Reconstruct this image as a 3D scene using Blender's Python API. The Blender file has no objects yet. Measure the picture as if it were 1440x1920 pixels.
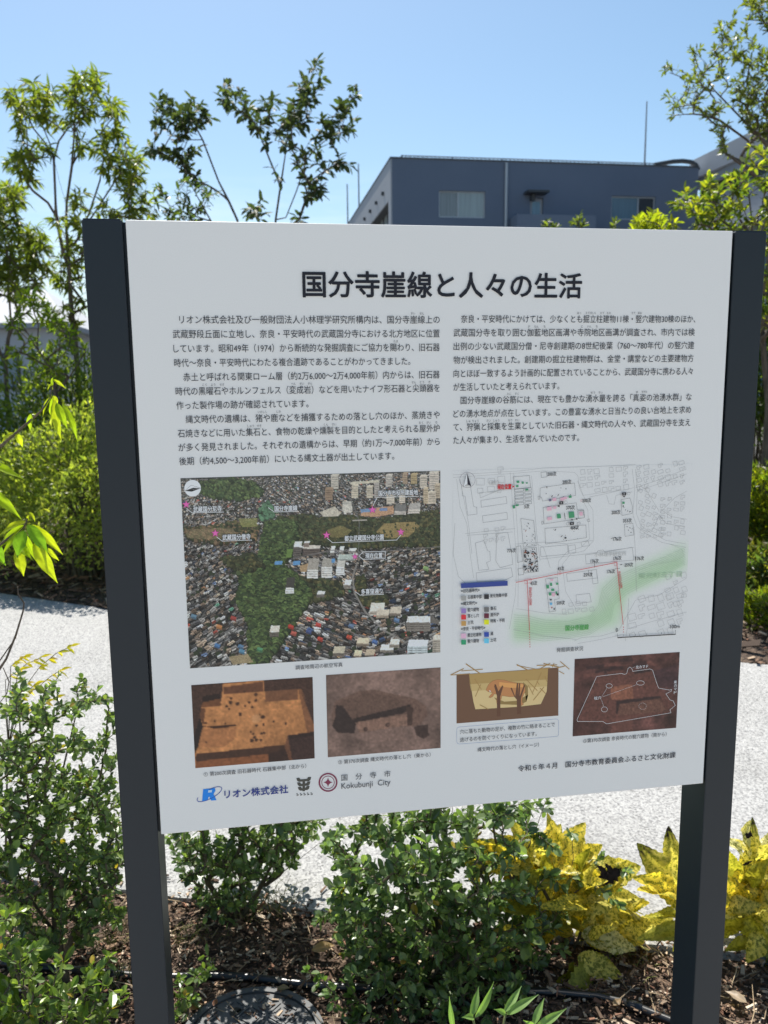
import bpy, math, random
import numpy as np
from mathutils import Vector, Matrix

scene = bpy.context.scene
COL = scene.collection
RNG = np.random.default_rng(7)
random.seed(7)
rad = math.radians

# ------------------------------------------------------------------ camera
# solved from the four corners of the sign panel (front face on the plane y = 0)
CAM = np.array([-0.29014, -1.20862, 1.5])
R_RIGHT = np.array([0.98702876, -0.16016712, -0.01098706])
R_UP = np.array([0.03619792, 0.15535024, 0.98719604])
R_FWD = np.array([0.15640951, 0.97478859, -0.15913287])
FPX = 1550.0                       # focal length in pixels of a 1440 x 1920 frame
cam_d = bpy.data.cameras.new('camera')
cam = bpy.data.objects.new('camera', cam_d)
COL.objects.link(cam)
cam.matrix_world = Matrix((
    (R_RIGHT[0], R_UP[0], -R_FWD[0], CAM[0]),
    (R_RIGHT[1], R_UP[1], -R_FWD[1], CAM[1]),
    (R_RIGHT[2], R_UP[2], -R_FWD[2], CAM[2]),
    (0, 0, 0, 1)))
cam_d.sensor_fit = 'VERTICAL'
cam_d.sensor_height = 36.0
cam_d.sensor_width = 27.0
cam_d.lens = 36.0 * FPX / 1920.0
cam_d.clip_start = 0.02
cam_d.clip_end = 3000
cam_d.dof.use_dof = True
cam_d.dof.focus_distance = 1.28
cam_d.dof.aperture_fstop = 8.5
scene.camera = cam

# ------------------------------------------------------------------ sky, sun, exposure
SUN_EL, SUN_AZ = rad(58), rad(-5)          # azimuth measured from +Y towards +X
world = bpy.data.worlds.new('World')
scene.world = world
world.use_nodes = True
wn, wl = world.node_tree.nodes, world.node_tree.links
wn.clear()
w_out = wn.new('ShaderNodeOutputWorld')
w_bg = wn.new('ShaderNodeBackground')
w_sky = wn.new('ShaderNodeTexSky')
w_sky.sky_type = 'NISHITA'
w_sky.sun_disc = False
w_sky.sun_elevation = SUN_EL
w_sky.sun_rotation = SUN_AZ
w_sky.altitude = 60
w_sky.air_density = 1.0
w_sky.dust_density = 0.9
w_sky.ozone_density = 1.2
w_bg.inputs['Strength'].default_value = 0.079
w_hs = wn.new('ShaderNodeHueSaturation')
w_hs.inputs['Saturation'].default_value = 1.12
w_hs.inputs['Hue'].default_value = 0.49
# thin wisps of cloud low on the left of the sky
w_tc = wn.new('ShaderNodeTexCoord')
w_map = wn.new('ShaderNodeMapping')
w_map.inputs['Scale'].default_value = (2.0, 2.0, 12.0)
w_noise = wn.new('ShaderNodeTexNoise')
w_noise.inputs['Scale'].default_value = 2.2
w_noise.inputs['Detail'].default_value = 7
w_noise.inputs['Roughness'].default_value = 0.6
w_ramp = wn.new('ShaderNodeValToRGB')
w_ramp.color_ramp.elements[0].position = 0.48
w_ramp.color_ramp.elements[1].position = 0.78
w_sep = wn.new('ShaderNodeSeparateXYZ')
w_mr = wn.new('ShaderNodeMapRange')
w_mr.inputs['From Min'].default_value = 0.24
w_mr.inputs['From Max'].default_value = 0.10
w_mul = wn.new('ShaderNodeMath'); w_mul.operation = 'MULTIPLY'
w_mul2 = wn.new('ShaderNodeMath'); w_mul2.operation = 'MULTIPLY'
w_mul2.inputs[1].default_value = 0.6
w_mix = wn.new('ShaderNodeMixRGB')
w_mix.inputs['Color2'].default_value = (9.0, 9.3, 9.8, 1)
wl.new(w_tc.outputs['Generated'], w_map.inputs['Vector'])
wl.new(w_map.outputs['Vector'], w_noise.inputs['Vector'])
wl.new(w_noise.outputs['Fac'], w_ramp.inputs['Fac'])
wl.new(w_tc.outputs['Generated'], w_sep.inputs['Vector'])
wl.new(w_sep.outputs['Z'], w_mr.inputs['Value'])
wl.new(w_ramp.outputs['Color'], w_mul.inputs[0])
wl.new(w_mr.outputs['Result'], w_mul.inputs[1])
wl.new(w_mul.outputs['Value'], w_mul2.inputs[0])
wl.new(w_mul2.outputs['Value'], w_mix.inputs['Fac'])
wl.new(w_sky.outputs['Color'], w_hs.inputs['Color'])
wl.new(w_hs.outputs['Color'], w_mix.inputs['Color1'])
wl.new(w_mix.outputs['Color'], w_bg.inputs['Color'])
wl.new(w_bg.outputs['Background'], w_out.inputs['Surface'])

sun_d = bpy.data.lights.new('sun', 'SUN')
sun_d.energy = 4.8
sun_d.angle = rad(0.5)
sun_d.color = (1.0, 0.95, 0.87)
sun = bpy.data.objects.new('sun', sun_d)
COL.objects.link(sun)
s_dir = Vector((math.cos(SUN_EL) * math.sin(SUN_AZ), math.cos(SUN_EL) * math.cos(SUN_AZ), math.sin(SUN_EL)))
sun.rotation_euler = s_dir.to_track_quat('Z', 'Y').to_euler()
sun.location = (0, 10, 30)

scene.view_settings.view_transform = 'Standard'
scene.view_settings.look = 'None'
scene.view_settings.gamma = 1
scene.view_settings.exposure = 0.87
scene.cycles.max_bounces = 8
scene.cycles.sample_clamp_direct = 12
scene.cycles.sample_clamp_indirect = 4
scene.cycles.transparent_max_bounces = 8

# ------------------------------------------------------------------ helpers
def ray(px, py):
    return R_RIGHT * ((px - 720) / FPX) + R_UP * ((960 - py) / FPX) + R_FWD

def at(px, py, Y):
    """the point of the plane y = Y that the photograph shows at a pixel"""
    d = ray(px, py)
    return CAM + d * ((Y - CAM[1]) / d[1])

def gnd(px, py, z=0.0):
    d = ray(px, py)
    return CAM + d * ((z - CAM[2]) / d[2])

def mpp(Y):
    return (Y - CAM[1]) / R_FWD[1] / FPX * 0.97

def unit(v):
    v = np.asarray(v, float)
    return v / np.maximum(np.linalg.norm(v, axis=-1, keepdims=True), 1e-9)

def lin(c):
    c = np.asarray(c, float) / 255.0
    return np.where(c <= 0.04045, c / 12.92, ((c + 0.055) / 1.055) ** 2.4)

PANEL_ALB = np.array((0.775, 0.765, 0.745))
WHITE_PX = lin((178, 187, 196))
def ink(c):
    """reflectance of a printed colour, read against the white of the shaded panel"""
    return np.clip(lin(c) / WHITE_PX * PANEL_ALB, 0.008, 0.82)

def tag(o, label=None, cat=None, group=None, kind=None):
    if label: o['label'] = label
    if cat: o['category'] = cat
    if group: o['group'] = group
    if kind: o['kind'] = kind
    return o

def empty(name, loc, label=None, cat=None, group=None):
    o = bpy.data.objects.new(name, None)
    o.empty_display_size = 0.1
    o.location = tuple(loc)
    COL.objects.link(o)
    return tag(o, label, cat, group)

def link(name, me, mat, parent=None):
    if mat is not None and not me.materials:
        me.materials.append(mat)
    o = bpy.data.objects.new(name, me)
    COL.objects.link(o)
    if parent is not None:
        o.parent = parent
        pw = Vector((0, 0, 0)); q = parent
        while q is not None:
            pw = pw + q.location; q = q.parent
        o.location = -pw          # meshes are written in world coordinates
    return o

def arr_mesh(name, verts, quads=None, tris=None, col=None, smooth=False):
    """mesh from numpy arrays; col = one linear rgb per vertex"""
    verts = np.asarray(verts, np.float32).reshape(-1, 3)
    me = bpy.data.meshes.new(name)
    nq = 0 if quads is None else len(quads)
    nt = 0 if tris is None else len(tris)
    me.vertices.add(len(verts))
    me.vertices.foreach_set('co', verts.ravel())
    loops = []
    if nq: loops.append(np.asarray(quads, np.int32).ravel())
    if nt: loops.append(np.asarray(tris, np.int32).ravel())
    loops = np.concatenate(loops)
    me.loops.add(len(loops))
    me.loops.foreach_set('vertex_index', loops)
    me.polygons.add(nq + nt)
    start = np.concatenate([np.arange(nq) * 4, nq * 4 + np.arange(nt) * 3]).astype(np.int32)
    me.polygons.foreach_set('loop_start', start)
    me.update(calc_edges=True)
    me.validate()
    me.polygons.foreach_set('use_smooth', np.full(len(me.polygons), bool(smooth)))
    if col is not None:
        a = me.color_attributes.new('Col', 'FLOAT_COLOR', 'POINT')
        c = np.ones((len(verts), 4), np.float32)
        c[:, :3] = col
        a.data.foreach_set('color', c.ravel())
    return me

class MB:
    """collects boxes, quads and tubes into one mesh"""
    def __init__(self):
        self.v, self.q, self.t, self.c, self.n = [], [], [], [], 0
        self.smooth = False
    def add(self, v, q=None, t=None, c=None):
        v = np.asarray(v, float).reshape(-1, 3)
        self.v.append(v)
        if q is not None and len(q): self.q.append(np.asarray(q) + self.n)
        if t is not None and len(t): self.t.append(np.asarray(t) + self.n)
        if c is not None: self.c.append(np.broadcast_to(np.asarray(c, float), (len(v), 3)))
        self.n += len(v)
    def box(self, x0, x1, y0, y1, z0, z1, bev=0.0, c=None):
        if bev <= 0:
            v = [(x, y, z) for x in (x0, x1) for y in (y0, y1) for z in (z0, z1)]
            q = [(0, 1, 3, 2), (4, 6, 7, 5), (0, 4, 5, 1), (2, 3, 7, 6), (0, 2, 6, 4), (1, 5, 7, 3)]
            self.add(v, q, c=c); return
        b = bev   # chamfered box
        V, idx = [], {}
        for i, x in enumerate((x0, x1)):
            for j, y in enumerate((y0, y1)):
                for k, z in enumerate((z0, z1)):
                    sx, sy, sz = (b if i == 0 else -b), (b if j == 0 else -b), (b if k == 0 else -b)
                    for ax, p in enumerate(((x, y + sy, z + sz), (x + sx, y, z + sz), (x + sx, y + sy, z))):
                        idx[(i, j, k, ax)] = len(V); V.append(p)
        Q, T = [], []
        for a in range(2):
            f = [idx[(a, j, k, 0)] for j, k in ((0, 0), (0, 1), (1, 1), (1, 0))]; Q.append(f if a == 0 else f[::-1])
            f = [idx[(i, a, k, 1)] for i, k in ((0, 0), (1, 0), (1, 1), (0, 1))]; Q.append(f if a == 0 else f[::-1])
            f = [idx[(i, j, a, 2)] for i, j in ((0, 0), (0, 1), (1, 1), (1, 0))]; Q.append(f if a == 0 else f[::-1])
        for a in range(2):
            for d in range(2):
                Q.append([idx[(a, d, 0, 0)], idx[(a, d, 1, 0)], idx[(a, d, 1, 1)], idx[(a, d, 0, 1)]])
                Q.append([idx[(a, 0, d, 0)], idx[(a, 1, d, 0)], idx[(a, 1, d, 2)], idx[(a, 0, d, 2)]])
                Q.append([idx[(0, a, d, 1)], idx[(1, a, d, 1)], idx[(1, a, d, 2)], idx[(0, a, d, 2)]])
        for i in range(2):
            for j in range(2):
                for k in range(2):
                    T.append([idx[(i, j, k, 0)], idx[(i, j, k, 1)], idx[(i, j, k, 2)]])
        self.add(V, Q, T, c=c)
    def quad(self, a, b, c_, d, c=None):
        self.add([a, b, c_, d], [(0, 1, 2, 3)], c=c)
    def tube(self, pts, r, n=6, cap=True, c=None):
        pts = np.asarray(pts, float); m = len(pts)
        r = np.broadcast_to(np.asarray(r, float), (m,))
        tan = unit(np.gradient(pts, axis=0))
        ref = np.array([0.31, 0.17, 0.93]) if abs(tan[0][2]) < 0.9 else np.array([0.95, 0.2, 0.1])
        a = unit(np.cross(tan, ref)); b = np.cross(tan, a)
        th = np.arange(n) / n * 2 * math.pi
        ring = a[:, None, :] * np.cos(th)[None, :, None] + b[:, None, :] * np.sin(th)[None, :, None]
        v = (pts[:, None, :] + ring * r[:, None, None]).reshape(-1, 3)
        q = []
        for i in range(m - 1):
            for k in range(n):
                k2 = (k + 1) % n
                q.append((i * n + k, i * n + k2, (i + 1) * n + k2, (i + 1) * n + k))
        t = []
        if cap:
            v = np.concatenate([v, pts[[0]], pts[[-1]]])
            for k in range(n):
                k2 = (k + 1) % n
                t.append((m * n, k2, k)); t.append((m * n + 1, (m - 1) * n + k, (m - 1) * n + k2))
        self.add(v, q, t, c=c)
    def build(self, name, mat, parent=None, smooth=False):
        me = arr_mesh(name, np.concatenate(self.v),
                      np.concatenate(self.q) if self.q else None,
                      np.concatenate(self.t) if self.t else None,
                      np.concatenate(self.c) if self.c else None, smooth or self.smooth)
        return link(name, me, mat, parent)

# ------------------------------------------------------------------ materials
def mat_new(name):
    m = bpy.data.materials.new(name); m.use_nodes = True
    nt = m.node_tree
    return m, nt.nodes, nt.links, nt.nodes['Principled BSDF']

def noise_node(n, l, scale, detail=4, rough=0.55, coord='Object', stretch=None):
    tc = n.new('ShaderNodeTexCoord')
    nz = n.new('ShaderNodeTexNoise')
    nz.inputs['Scale'].default_value = scale
    nz.inputs['Detail'].default_value = detail
    nz.inputs['Roughness'].default_value = rough
    if stretch:
        mp = n.new('ShaderNodeMapping'); mp.inputs['Scale'].default_value = stretch
        l.new(tc.outputs[coord], mp.inputs['Vector']); l.new(mp.outputs['Vector'], nz.inputs['Vector'])
    else:
        l.new(tc.outputs[coord], nz.inputs['Vector'])
    return nz

def ramp_node(n, l, fac, stops):
    r = n.new('ShaderNodeValToRGB')
    e = r.color_ramp.elements
    while len(e) < len(stops): e.new(0.5)
    for i, (p, c) in enumerate(stops):
        e[i].position = p; e[i].color = (*c, 1)
    l.new(fac, r.inputs['Fac'])
    return r

def bump(n, l, b, height, strength=0.3, dist=0.01):
    bp = n.new('ShaderNodeBump')
    bp.inputs['Strength'].default_value = strength
    bp.inputs['Distance'].default_value = dist
    l.new(height, bp.inputs['Height']); l.new(bp.outputs['Normal'], b.inputs['Normal'])

def mat_noise(name, c0, c1, scale=8, rough=0.6, bump_s=0.0, bump_d=0.01, bump_scale=None, spec=0.5, metallic=0, stretch=None, detail=5):
    m, n, l, b = mat_new(name)
    nz = noise_node(n, l, scale, detail, stretch=stretch)
    r = ramp_node(n, l, nz.outputs['Fac'], [(0.3, c0), (0.72, c1)])
    l.new(r.outputs['Color'], b.inputs['Base Color'])
    b.inputs['Roughness'].default_value = rough
    b.inputs['Specular IOR Level'].default_value = spec
    b.inputs['Metallic'].default_value = metallic
    if bump_s:
        nb = noise_node(n, l, bump_scale or scale * 4, 4)
        bump(n, l, b, nb.outputs['Fac'], bump_s, bump_d)
    return m

def mat_leaf(name, trans=0.55, rough=0.38, spec=0.45, tint=(1.7, 1.5, 0.55), spots=None):
    """leaf: glossy skin plus light passing through it; colour from the per-leaf attribute"""
    m, n, l, b = mat_new(name)
    at_ = n.new('ShaderNodeAttribute'); at_.attribute_name = 'Col'
    nz = noise_node(n, l, 55, 3)
    mr = n.new('ShaderNodeMapRange')
    mr.inputs['To Min'].default_value = 0.75; mr.inputs['To Max'].default_value = 1.25
    l.new(nz.outputs['Fac'], mr.inputs['Value'])
    mx = n.new('ShaderNodeVectorMath'); mx.operation = 'SCALE'
    l.new(at_.outputs['Color'], mx.inputs[0]); l.new(mr.outputs['Result'], mx.inputs['Scale'])
    colour = mx.outputs['Vector']
    if spots:
        s1 = noise_node(n, l, spots[0], 5, 0.7)
        rr = ramp_node(n, l, s1.outputs['Fac'], [(spots[1], (0, 0, 0)), (spots[1] + 0.07, (1, 1, 1))])
        mm = n.new('ShaderNodeMixRGB')
        l.new(rr.outputs['Color'], mm.inputs['Fac'])
        l.new(colour, mm.inputs['Color1']); mm.inputs['Color2'].default_value = (*spots[2], 1)
        colour = mm.outputs['Color']
    l.new(colour, b.inputs['Base Color'])
    b.inputs['Roughness'].default_value = rough
    b.inputs['Specular IOR Level'].default_value = spec
    tr = n.new('ShaderNodeBsdfTranslucent')
    tm = n.new('ShaderNodeVectorMath'); tm.operation = 'MULTIPLY'
    tm.inputs[1].default_value = tint
    l.new(colour, tm.inputs[0]); l.new(tm.outputs['Vector'], tr.inputs['Color'])
    ms = n.new('ShaderNodeMixShader'); ms.inputs['Fac'].default_value = trans
    out = n['Material Output']
    l.new(b.outputs['BSDF'], ms.inputs[1]); l.new(tr.outputs['BSDF'], ms.inputs[2])
    l.new(ms.outputs['Shader'], out.inputs['Surface'])
    return m

def mat_attr(name, rough=0.5, spec=0.4, grain=0.0, scale=300):
    m, n, l, b = mat_new(name)
    a = n.new('ShaderNodeAttribute'); a.attribute_name = 'Col'
    if grain:
        nz = noise_node(n, l, scale, 3)
        mr = n.new('ShaderNodeMapRange')
        mr.inputs['To Min'].default_value = 1 - grain; mr.inputs['To Max'].default_value = 1 + grain
        l.new(nz.outputs['Fac'], mr.inputs['Value'])
        mx = n.new('ShaderNodeVectorMath'); mx.operation = 'SCALE'
        l.new(a.outputs['Color'], mx.inputs[0]); l.new(mr.outputs['Result'], mx.inputs['Scale'])
        l.new(mx.outputs['Vector'], b.inputs['Base Color'])
    else:
        l.new(a.outputs['Color'], b.inputs['Base Color'])
    b.inputs['Roughness'].default_value = rough
    b.inputs['Specular IOR Level'].default_value = spec
    return m

M_BARK = mat_noise('bark', (0.05, 0.038, 0.028), (0.16, 0.125, 0.095), 30, 0.85, 0.5, 0.004, 90, stretch=(1, 1, 0.25))
M_TWIG = mat_noise('twig_bark', (0.05, 0.042, 0.025), (0.13, 0.10, 0.06), 60, 0.75)
M_GREENSTEM = mat_noise('green_stem', (0.09, 0.11, 0.03), (0.16, 0.17, 0.06), 40, 0.6)

# ------------------------------------------------------------------ ground, path, mulch
def path_near(x): return 0.87 - 0.35 * x
def path_far(x):
    return np.interp(x, [-40, -8, -2.09, -1.25, 2.2, 9, 40], [30, 9.0, 4.88, 4.29, 2.56, -0.9, -17])

def m_soil():
    m, n, l, b = mat_new('mulch_soil')
    nz = noise_node(n, l, 14, 8, 0.65)
    r = ramp_node(n, l, nz.outputs['Fac'], [(0.3, (0.022, 0.014, 0.009)), (0.5, (0.07, 0.045, 0.03)), (0.75, (0.17, 0.115, 0.075))])
    l.new(r.outputs['Color'], b.inputs['Base Color'])
    b.inputs['Roughness'].default_value = 0.9
    vz = n.new('ShaderNodeTexVoronoi'); vz.inputs['Scale'].default_value = 60
    tc = n.new('ShaderNodeTexCoord'); l.new(tc.outputs['Object'], vz.inputs['Vector'])
    bump(n, l, b, vz.outputs['Distance'], 0.9, 0.02)
    return m

def m_path():
    m, n, l, b = mat_new('white_gravel')
    vz = n.new('ShaderNodeTexVoronoi'); vz.inputs['Scale'].default_value = 150
    tc = n.new('ShaderNodeTexCoord'); l.new(tc.outputs['Object'], vz.inputs['Vector'])
    nz = noise_node(n, l, 95, 6, 0.7)
    add = n.new('ShaderNodeMath'); add.operation = 'MULTIPLY_ADD'
    l.new(vz.outputs['Color'], add.inputs[0]); add.inputs[1].default_value = 0.45
    l.new(nz.outputs['Fac'], add.inputs[2])
    r = ramp_node(n, l, add.outputs['Value'], [(0.42, (0.12, 0.12, 0.12)), (0.62, (0.285, 0.285, 0.283)), (0.85, (0.44, 0.44, 0.43))])
    big = noise_node(n, l, 1.6, 4, 0.6)
    r2 = ramp_node(n, l, big.outputs['Fac'], [(0.28, (0.80, 0.80, 0.79)), (0.5, (0.95, 0.95, 0.95)), (0.7, (1, 1, 1))])
    mu = n.new('ShaderNodeMixRGB'); mu.blend_type = 'MULTIPLY'; mu.inputs['Fac'].default_value = 1
    l.new(r.outputs['Color'], mu.inputs['Color1']); l.new(r2.outputs['Color'], mu.inputs['Color2'])
    l.new(mu.outputs['Color'], b.inputs['Base Color'])
    b.inputs['Roughness'].default_value = 0.9
    b.inputs['Specular IOR Level'].default_value = 0.2
    bump(n, l, b, add.outputs['Value'], 0.8, 0.006)
    return m

g = MB()
g.quad((-900, -900, 0), (900, -900, 0), (900, 900, 0), (-900, 900, 0))
tag(g.build('ground', m_soil()), kind='structure')

# the path: a slab with real thickness and a slightly ragged edge
pm = MB()
xs = np.concatenate([np.linspace(-40, -3, 20), np.linspace(-2.9, 3.2, 260), np.linspace(3.4, 40, 20)])
rag = np.convolve(RNG.normal(0, 1, len(xs) + 8), np.ones(5) / 5, 'same')[4:-4] * 0.012
yn, yf = path_near(xs) + rag, path_far(xs)
TH = 0.022
nn = len(xs)
v = np.concatenate([np.stack([xs, yn, np.full(nn, TH)], 1), np.stack([xs, yf, np.full(nn, TH)], 1),
                    np.stack([xs, yn - 0.006, np.full(nn, -0.02)], 1), np.stack([xs, yf + 0.006, np.full(nn, -0.02)], 1)])
i = np.arange(nn - 1)
q = np.concatenate([np.stack([i, i + 1, nn + i + 1, nn + i], 1),
                    np.stack([2 * nn + i, 2 * nn + i + 1, i + 1, i], 1),
                    np.stack([nn + i, nn + i + 1, 3 * nn + i + 1, 3 * nn + i], 1)])
pm.add(v, q)
tag(pm.build('gravel_path', m_path()), kind='structure')

def chips(n, xr, yfun, size, seed, palette, zmax=0.025):
    r = np.random.default_rng(seed)
    x = r.uniform(*xr, n); y = yfun(x, r.random(n) ** 1.0)
    z = r.random(n) ** 2 * zmax + 0.003
    a = r.uniform(0, 2 * math.pi, n)
    L = size * np.minimum(r.lognormal(0, 0.55, n), 3.2); W = L * r.uniform(0.14, 0.55, n); T = np.minimum(L * 0.16, 0.006)
    ax = np.stack([np.cos(a), np.sin(a), r.normal(0, 0.28, n)], 1); ax = unit(ax)
    up = unit(np.stack([r.normal(0, 0.35, n), r.normal(0, 0.35, n), np.ones(n)], 1))
    sd = unit(np.cross(up, ax)); up = np.cross(ax, sd)
    p = np.stack([x, y, z], 1)
    vs = []
    for sx in (-.5, .5):
        for sy in (-.5, .5):
            for sz in (0, 1):
                k = np.where(sx > 0, 0.62, 1.0)
                vs.append(p + ax * (L * sx)[:, None] + sd * (W * sy * k)[:, None] + up * (T * sz)[:, None])
    v = np.stack(vs, 1).reshape(-1, 3)
    q0 = np.array([(0, 1, 3, 2), (4, 6, 7, 5), (0, 4, 5, 1), (2, 3, 7, 6), (0, 2, 6, 4), (1, 5, 7, 3)])
    q = (q0[None] + (np.arange(n) * 8)[:, None, None]).reshape(-1, 4)
    pal = np.array(palette)
    c = pal[r.integers(0, len(pal), n)] * r.uniform(0.6, 1.3, n)[:, None]
    return v, q, np.repeat(c, 8, 0)

CHIP_PAL = [(0.17, 0.105, 0.07), (0.24, 0.16, 0.105), (0.10, 0.06, 0.042), (0.36, 0.27, 0.19), (0.20, 0.105, 0.068),
            (0.055, 0.036, 0.026), (0.13, 0.088, 0.06), (0.07, 0.045, 0.032), (0.46, 0.38, 0.29)]
mm_ = MB()
v, q, c = chips(44000, (-1.9, 1.7), lambda x, u: path_near(x) + 0.035 - (u ** 0.9) * 0.9, 0.0088, 1, CHIP_PAL)
mm_.add(v, q, c=c)
v, q, c = chips(300, (-1.7, 1.5), lambda x, u: path_near(x) + 0.10 * u ** 2, 0.010, 4, CHIP_PAL, 0.004)
v[:, 2] += 0.022
mm_.add(v, q, c=c)
v, q, c = chips(5200, (-4.2, 4.4), lambda x, u: path_far(x) + 0.0 + u * 1.5, 0.04, 2, CHIP_PAL[:6], 0.05)
mm_.add(v, q, c=c)
# pale paving under the photographer, unseen; added for its warm bounce onto the sign
pc = MB(); xs2 = np.linspace(-40, 40, 60)
v = np.concatenate([np.stack([xs2, np.full(60, -0.12), np.full(60, 0.02)], 1), np.stack([xs2, np.full(60, -30.0), np.full(60, 0.02)], 1), np.stack([xs2, np.full(60, -0.115), np.full(60, -0.02)], 1)])
i = np.arange(59)
pc.add(v, np.concatenate([np.stack([60 + i, 60 + i + 1, i + 1, i], 1), np.stack([i, i + 1, 120 + i + 1, 120 + i], 1)]))
tag(pc.build('pavement', mat_noise('paving', (0.40, 0.385, 0.36), (0.48, 0.465, 0.44), 30, 0.9)), kind='structure')
# asphalt court round the buildings
ct = MB(); ct.quad((-60, 10.5, 0.004), (60, 10.5, 0.004), (60, 90, 0.004), (-60, 90, 0.004))
tag(ct.build('courtyard', mat_noise('asphalt', (0.05, 0.05, 0.05), (0.085, 0.085, 0.083), 2.5, 0.9, 0.4, 0.01, 120)), kind='structure')
# thin dead stalks lying in the mulch
r_ = np.random.default_rng(31)
for k in range(420):
    x = r_.uniform(-1.5, 1.4); y = path_near(x) - r_.random() * 0.75
    a = r_.uniform(0, math.pi); L = r_.uniform(0.04, 0.13)
    d = np.array([math.cos(a), math.sin(a), r_.normal(0, 0.12)])
    p = np.array([x, y, r_.uniform(0.01, 0.03)])
    mid = p + d * L * 0.5 + r_.normal(0, 0.006, 3)
    mm_.tube([p, mid, p + d * L], [0.0011, 0.0013, 0.0007], 4, c=np.array([0.33, 0.25, 0.16]) * r_.uniform(0.5, 1.3))
M_CHIP = mat_attr('wood_chip', 0.85, 0.25, 0.35, 120)
tag(mm_.build('wood_mulch', M_CHIP), 'brown wood chip mulch covering the planting beds on both sides of the path', 'mulch', kind='stuff')

# ------------------------------------------------------------------ buildings
M_WALLD = mat_noise('grey_render', (0.140, 0.175, 0.235), (0.162, 0.198, 0.262), 0.5, 0.85, 0.15, 0.01, 40)
M_WALLP = mat_noise('pale_render', (0.33, 0.35, 0.38), (0.37, 0.39, 0.42), 0.5, 0.8, 0.1, 0.01, 30)
M_WALLW = mat_noise('white_cladding', (0.48, 0.50, 0.53), (0.55, 0.57, 0.60), 0.4, 0.7)
M_ALU = mat_noise('aluminium_frame', (0.42, 0.44, 0.46), (0.50, 0.52, 0.54), 3, 0.4, metallic=0.3)
M_DARKF = mat_noise('dark_frame', (0.05, 0.055, 0.06), (0.07, 0.075, 0.08), 3, 0.5)
M_RAIL = mat_noise('galvanised_rail', (0.16, 0.18, 0.21), (0.22, 0.24, 0.27), 5, 0.6)
M_BALC = mat_noise('balcony_render', (0.18, 0.215, 0.28), (0.20, 0.24, 0.305), 0.9, 0.85, 0.15, 0.01, 40)

def m_glass(name, c, curtain=True):
    """window pane with a pleated curtain behind it"""
    m, n, l, b = mat_new(name)
    nz = noise_node(n, l, 9, 3, stretch=(6, 6, 0.05))
    k = 0.25 if curtain else 0.1
    r = ramp_node(n, l, nz.outputs['Fac'], [(0.3, tuple(x * (1 - k) for x in c)), (0.7, tuple(min(1, x * (1 + k)) for x in c))])
    l.new(r.outputs['Color'], b.inputs['Base Color'])
    b.inputs['Roughness'].default_value = 0.08
    b.inputs['Specular IOR Level'].default_value = 0.7
    return m
M_PANE = m_glass('curtained_pane', (0.34, 0.39, 0.38))
M_PANE2 = m_glass('grey_screen_pane', (0.24, 0.26, 0.26))
M_PANEB = m_glass('bluish_pane', (0.14, 0.24, 0.31))
M_PANED = m_glass('dark_pane', (0.04, 0.05, 0.06), False)

def wall_y(mb, x0, x1, z0, z1, y, holes, depth=0.14):
    """wall face on plane y (facing -y) with openings and their reveals"""
    xs = sorted({x0, x1, *[h[0] for h in holes], *[h[1] for h in holes]})
    zs = sorted({z0, z1, *[h[2] for h in holes], *[h[3] for h in holes]})
    for a, b in zip(xs, xs[1:]):
        for c, d in zip(zs, zs[1:]):
            cx, cz = (a + b) / 2, (c + d) / 2
            if any(h[0] < cx < h[1] and h[2] < cz < h[3] for h in holes): continue
            mb.quad((a, y, c), (b, y, c), (b, y, d), (a, y, d))
    for a, b, c, d in holes:
        Y = y + depth
        mb.quad((a, y, c), (b, y, c), (b, Y, c), (a, Y, c))
        mb.quad((a, y, d), (a, Y, d), (b, Y, d), (b, y, d))
        mb.quad((a, y, c), (a, Y, c), (a, Y, d), (a, y, d))
        mb.quad((b, y, c), (b, y, d), (b, Y, d), (b, Y, c))

def sliding_window(parent, x0, x1, z0, z1, y, split, panes, frame=M_ALU, w=0.05):
    f = MB()
    f.box(x0, x1, y, y + 0.05, z0, z0 + w); f.box(x0, x1, y, y + 0.05, z1 - w, z1)
    f.box(x0, x0 + w, y, y + 0.05, z0 + w, z1 - w); f.box(x1 - w, x1, y, y + 0.05, z0 + w, z1 - w)
    xs = x0 + (x1 - x0) * split
    f.box(xs - w / 2, xs + w / 2, y - 0.01, y + 0.05, z0 + w, z1 - w)
    wo = f.build('window', frame, parent)
    for a, b, mt, dy in ((x0 + w, xs - w / 2, panes[0], 0.03), (xs + w / 2, x1 - w, panes[1], 0.02)):
        p = MB(); p.quad((a, y + dy, z0 + w), (b, y + dy, z0 + w), (b, y + dy, z1 - w), (a, y + dy, z1 - w))
        pl = MB()
        pp = p.build('pane', mt, parent); pp.parent = wo
        pp.location = Vector((0, 0, 0))
        pp.matrix_parent_inverse = Matrix.Identity(4)
    return wo

BX0, BY0, BZ = 5.16, 30.0, 9.40
BX1, BY1 = 17.17, 46.0
bd = empty('office_building', (BX0, BY0, 0), 'dark grey flat roofed office block with sliding windows and roof railing behind the sign', 'building')
w1a, w1b = at(823, 357, BY0), at(910, 409, BY0)
w2a, w2b = at(1147, 367, BY0), at(1228, 413, BY0)
da, db = at(994, 371, BY0), at(1018, 402, BY0)
holes = [(w1a[0], w1b[0], w1b[2], w1a[2]), (da[0], db[0], w2b[2] - 1.0, da[2]), (w2a[0], w2b[0], w2b[2], w2a[2])]
lower = []
for z in (3.0, 0.1):
    for (a, b) in ((w1a[0], w1b[0]), (w2a[0], w2b[0])):
        lower.append((a, b, z + 0.9, z + 2.1))
wb = MB()
wall_y(wb, BX0, BX1, 0, BZ, BY0, holes + lower)
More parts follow.
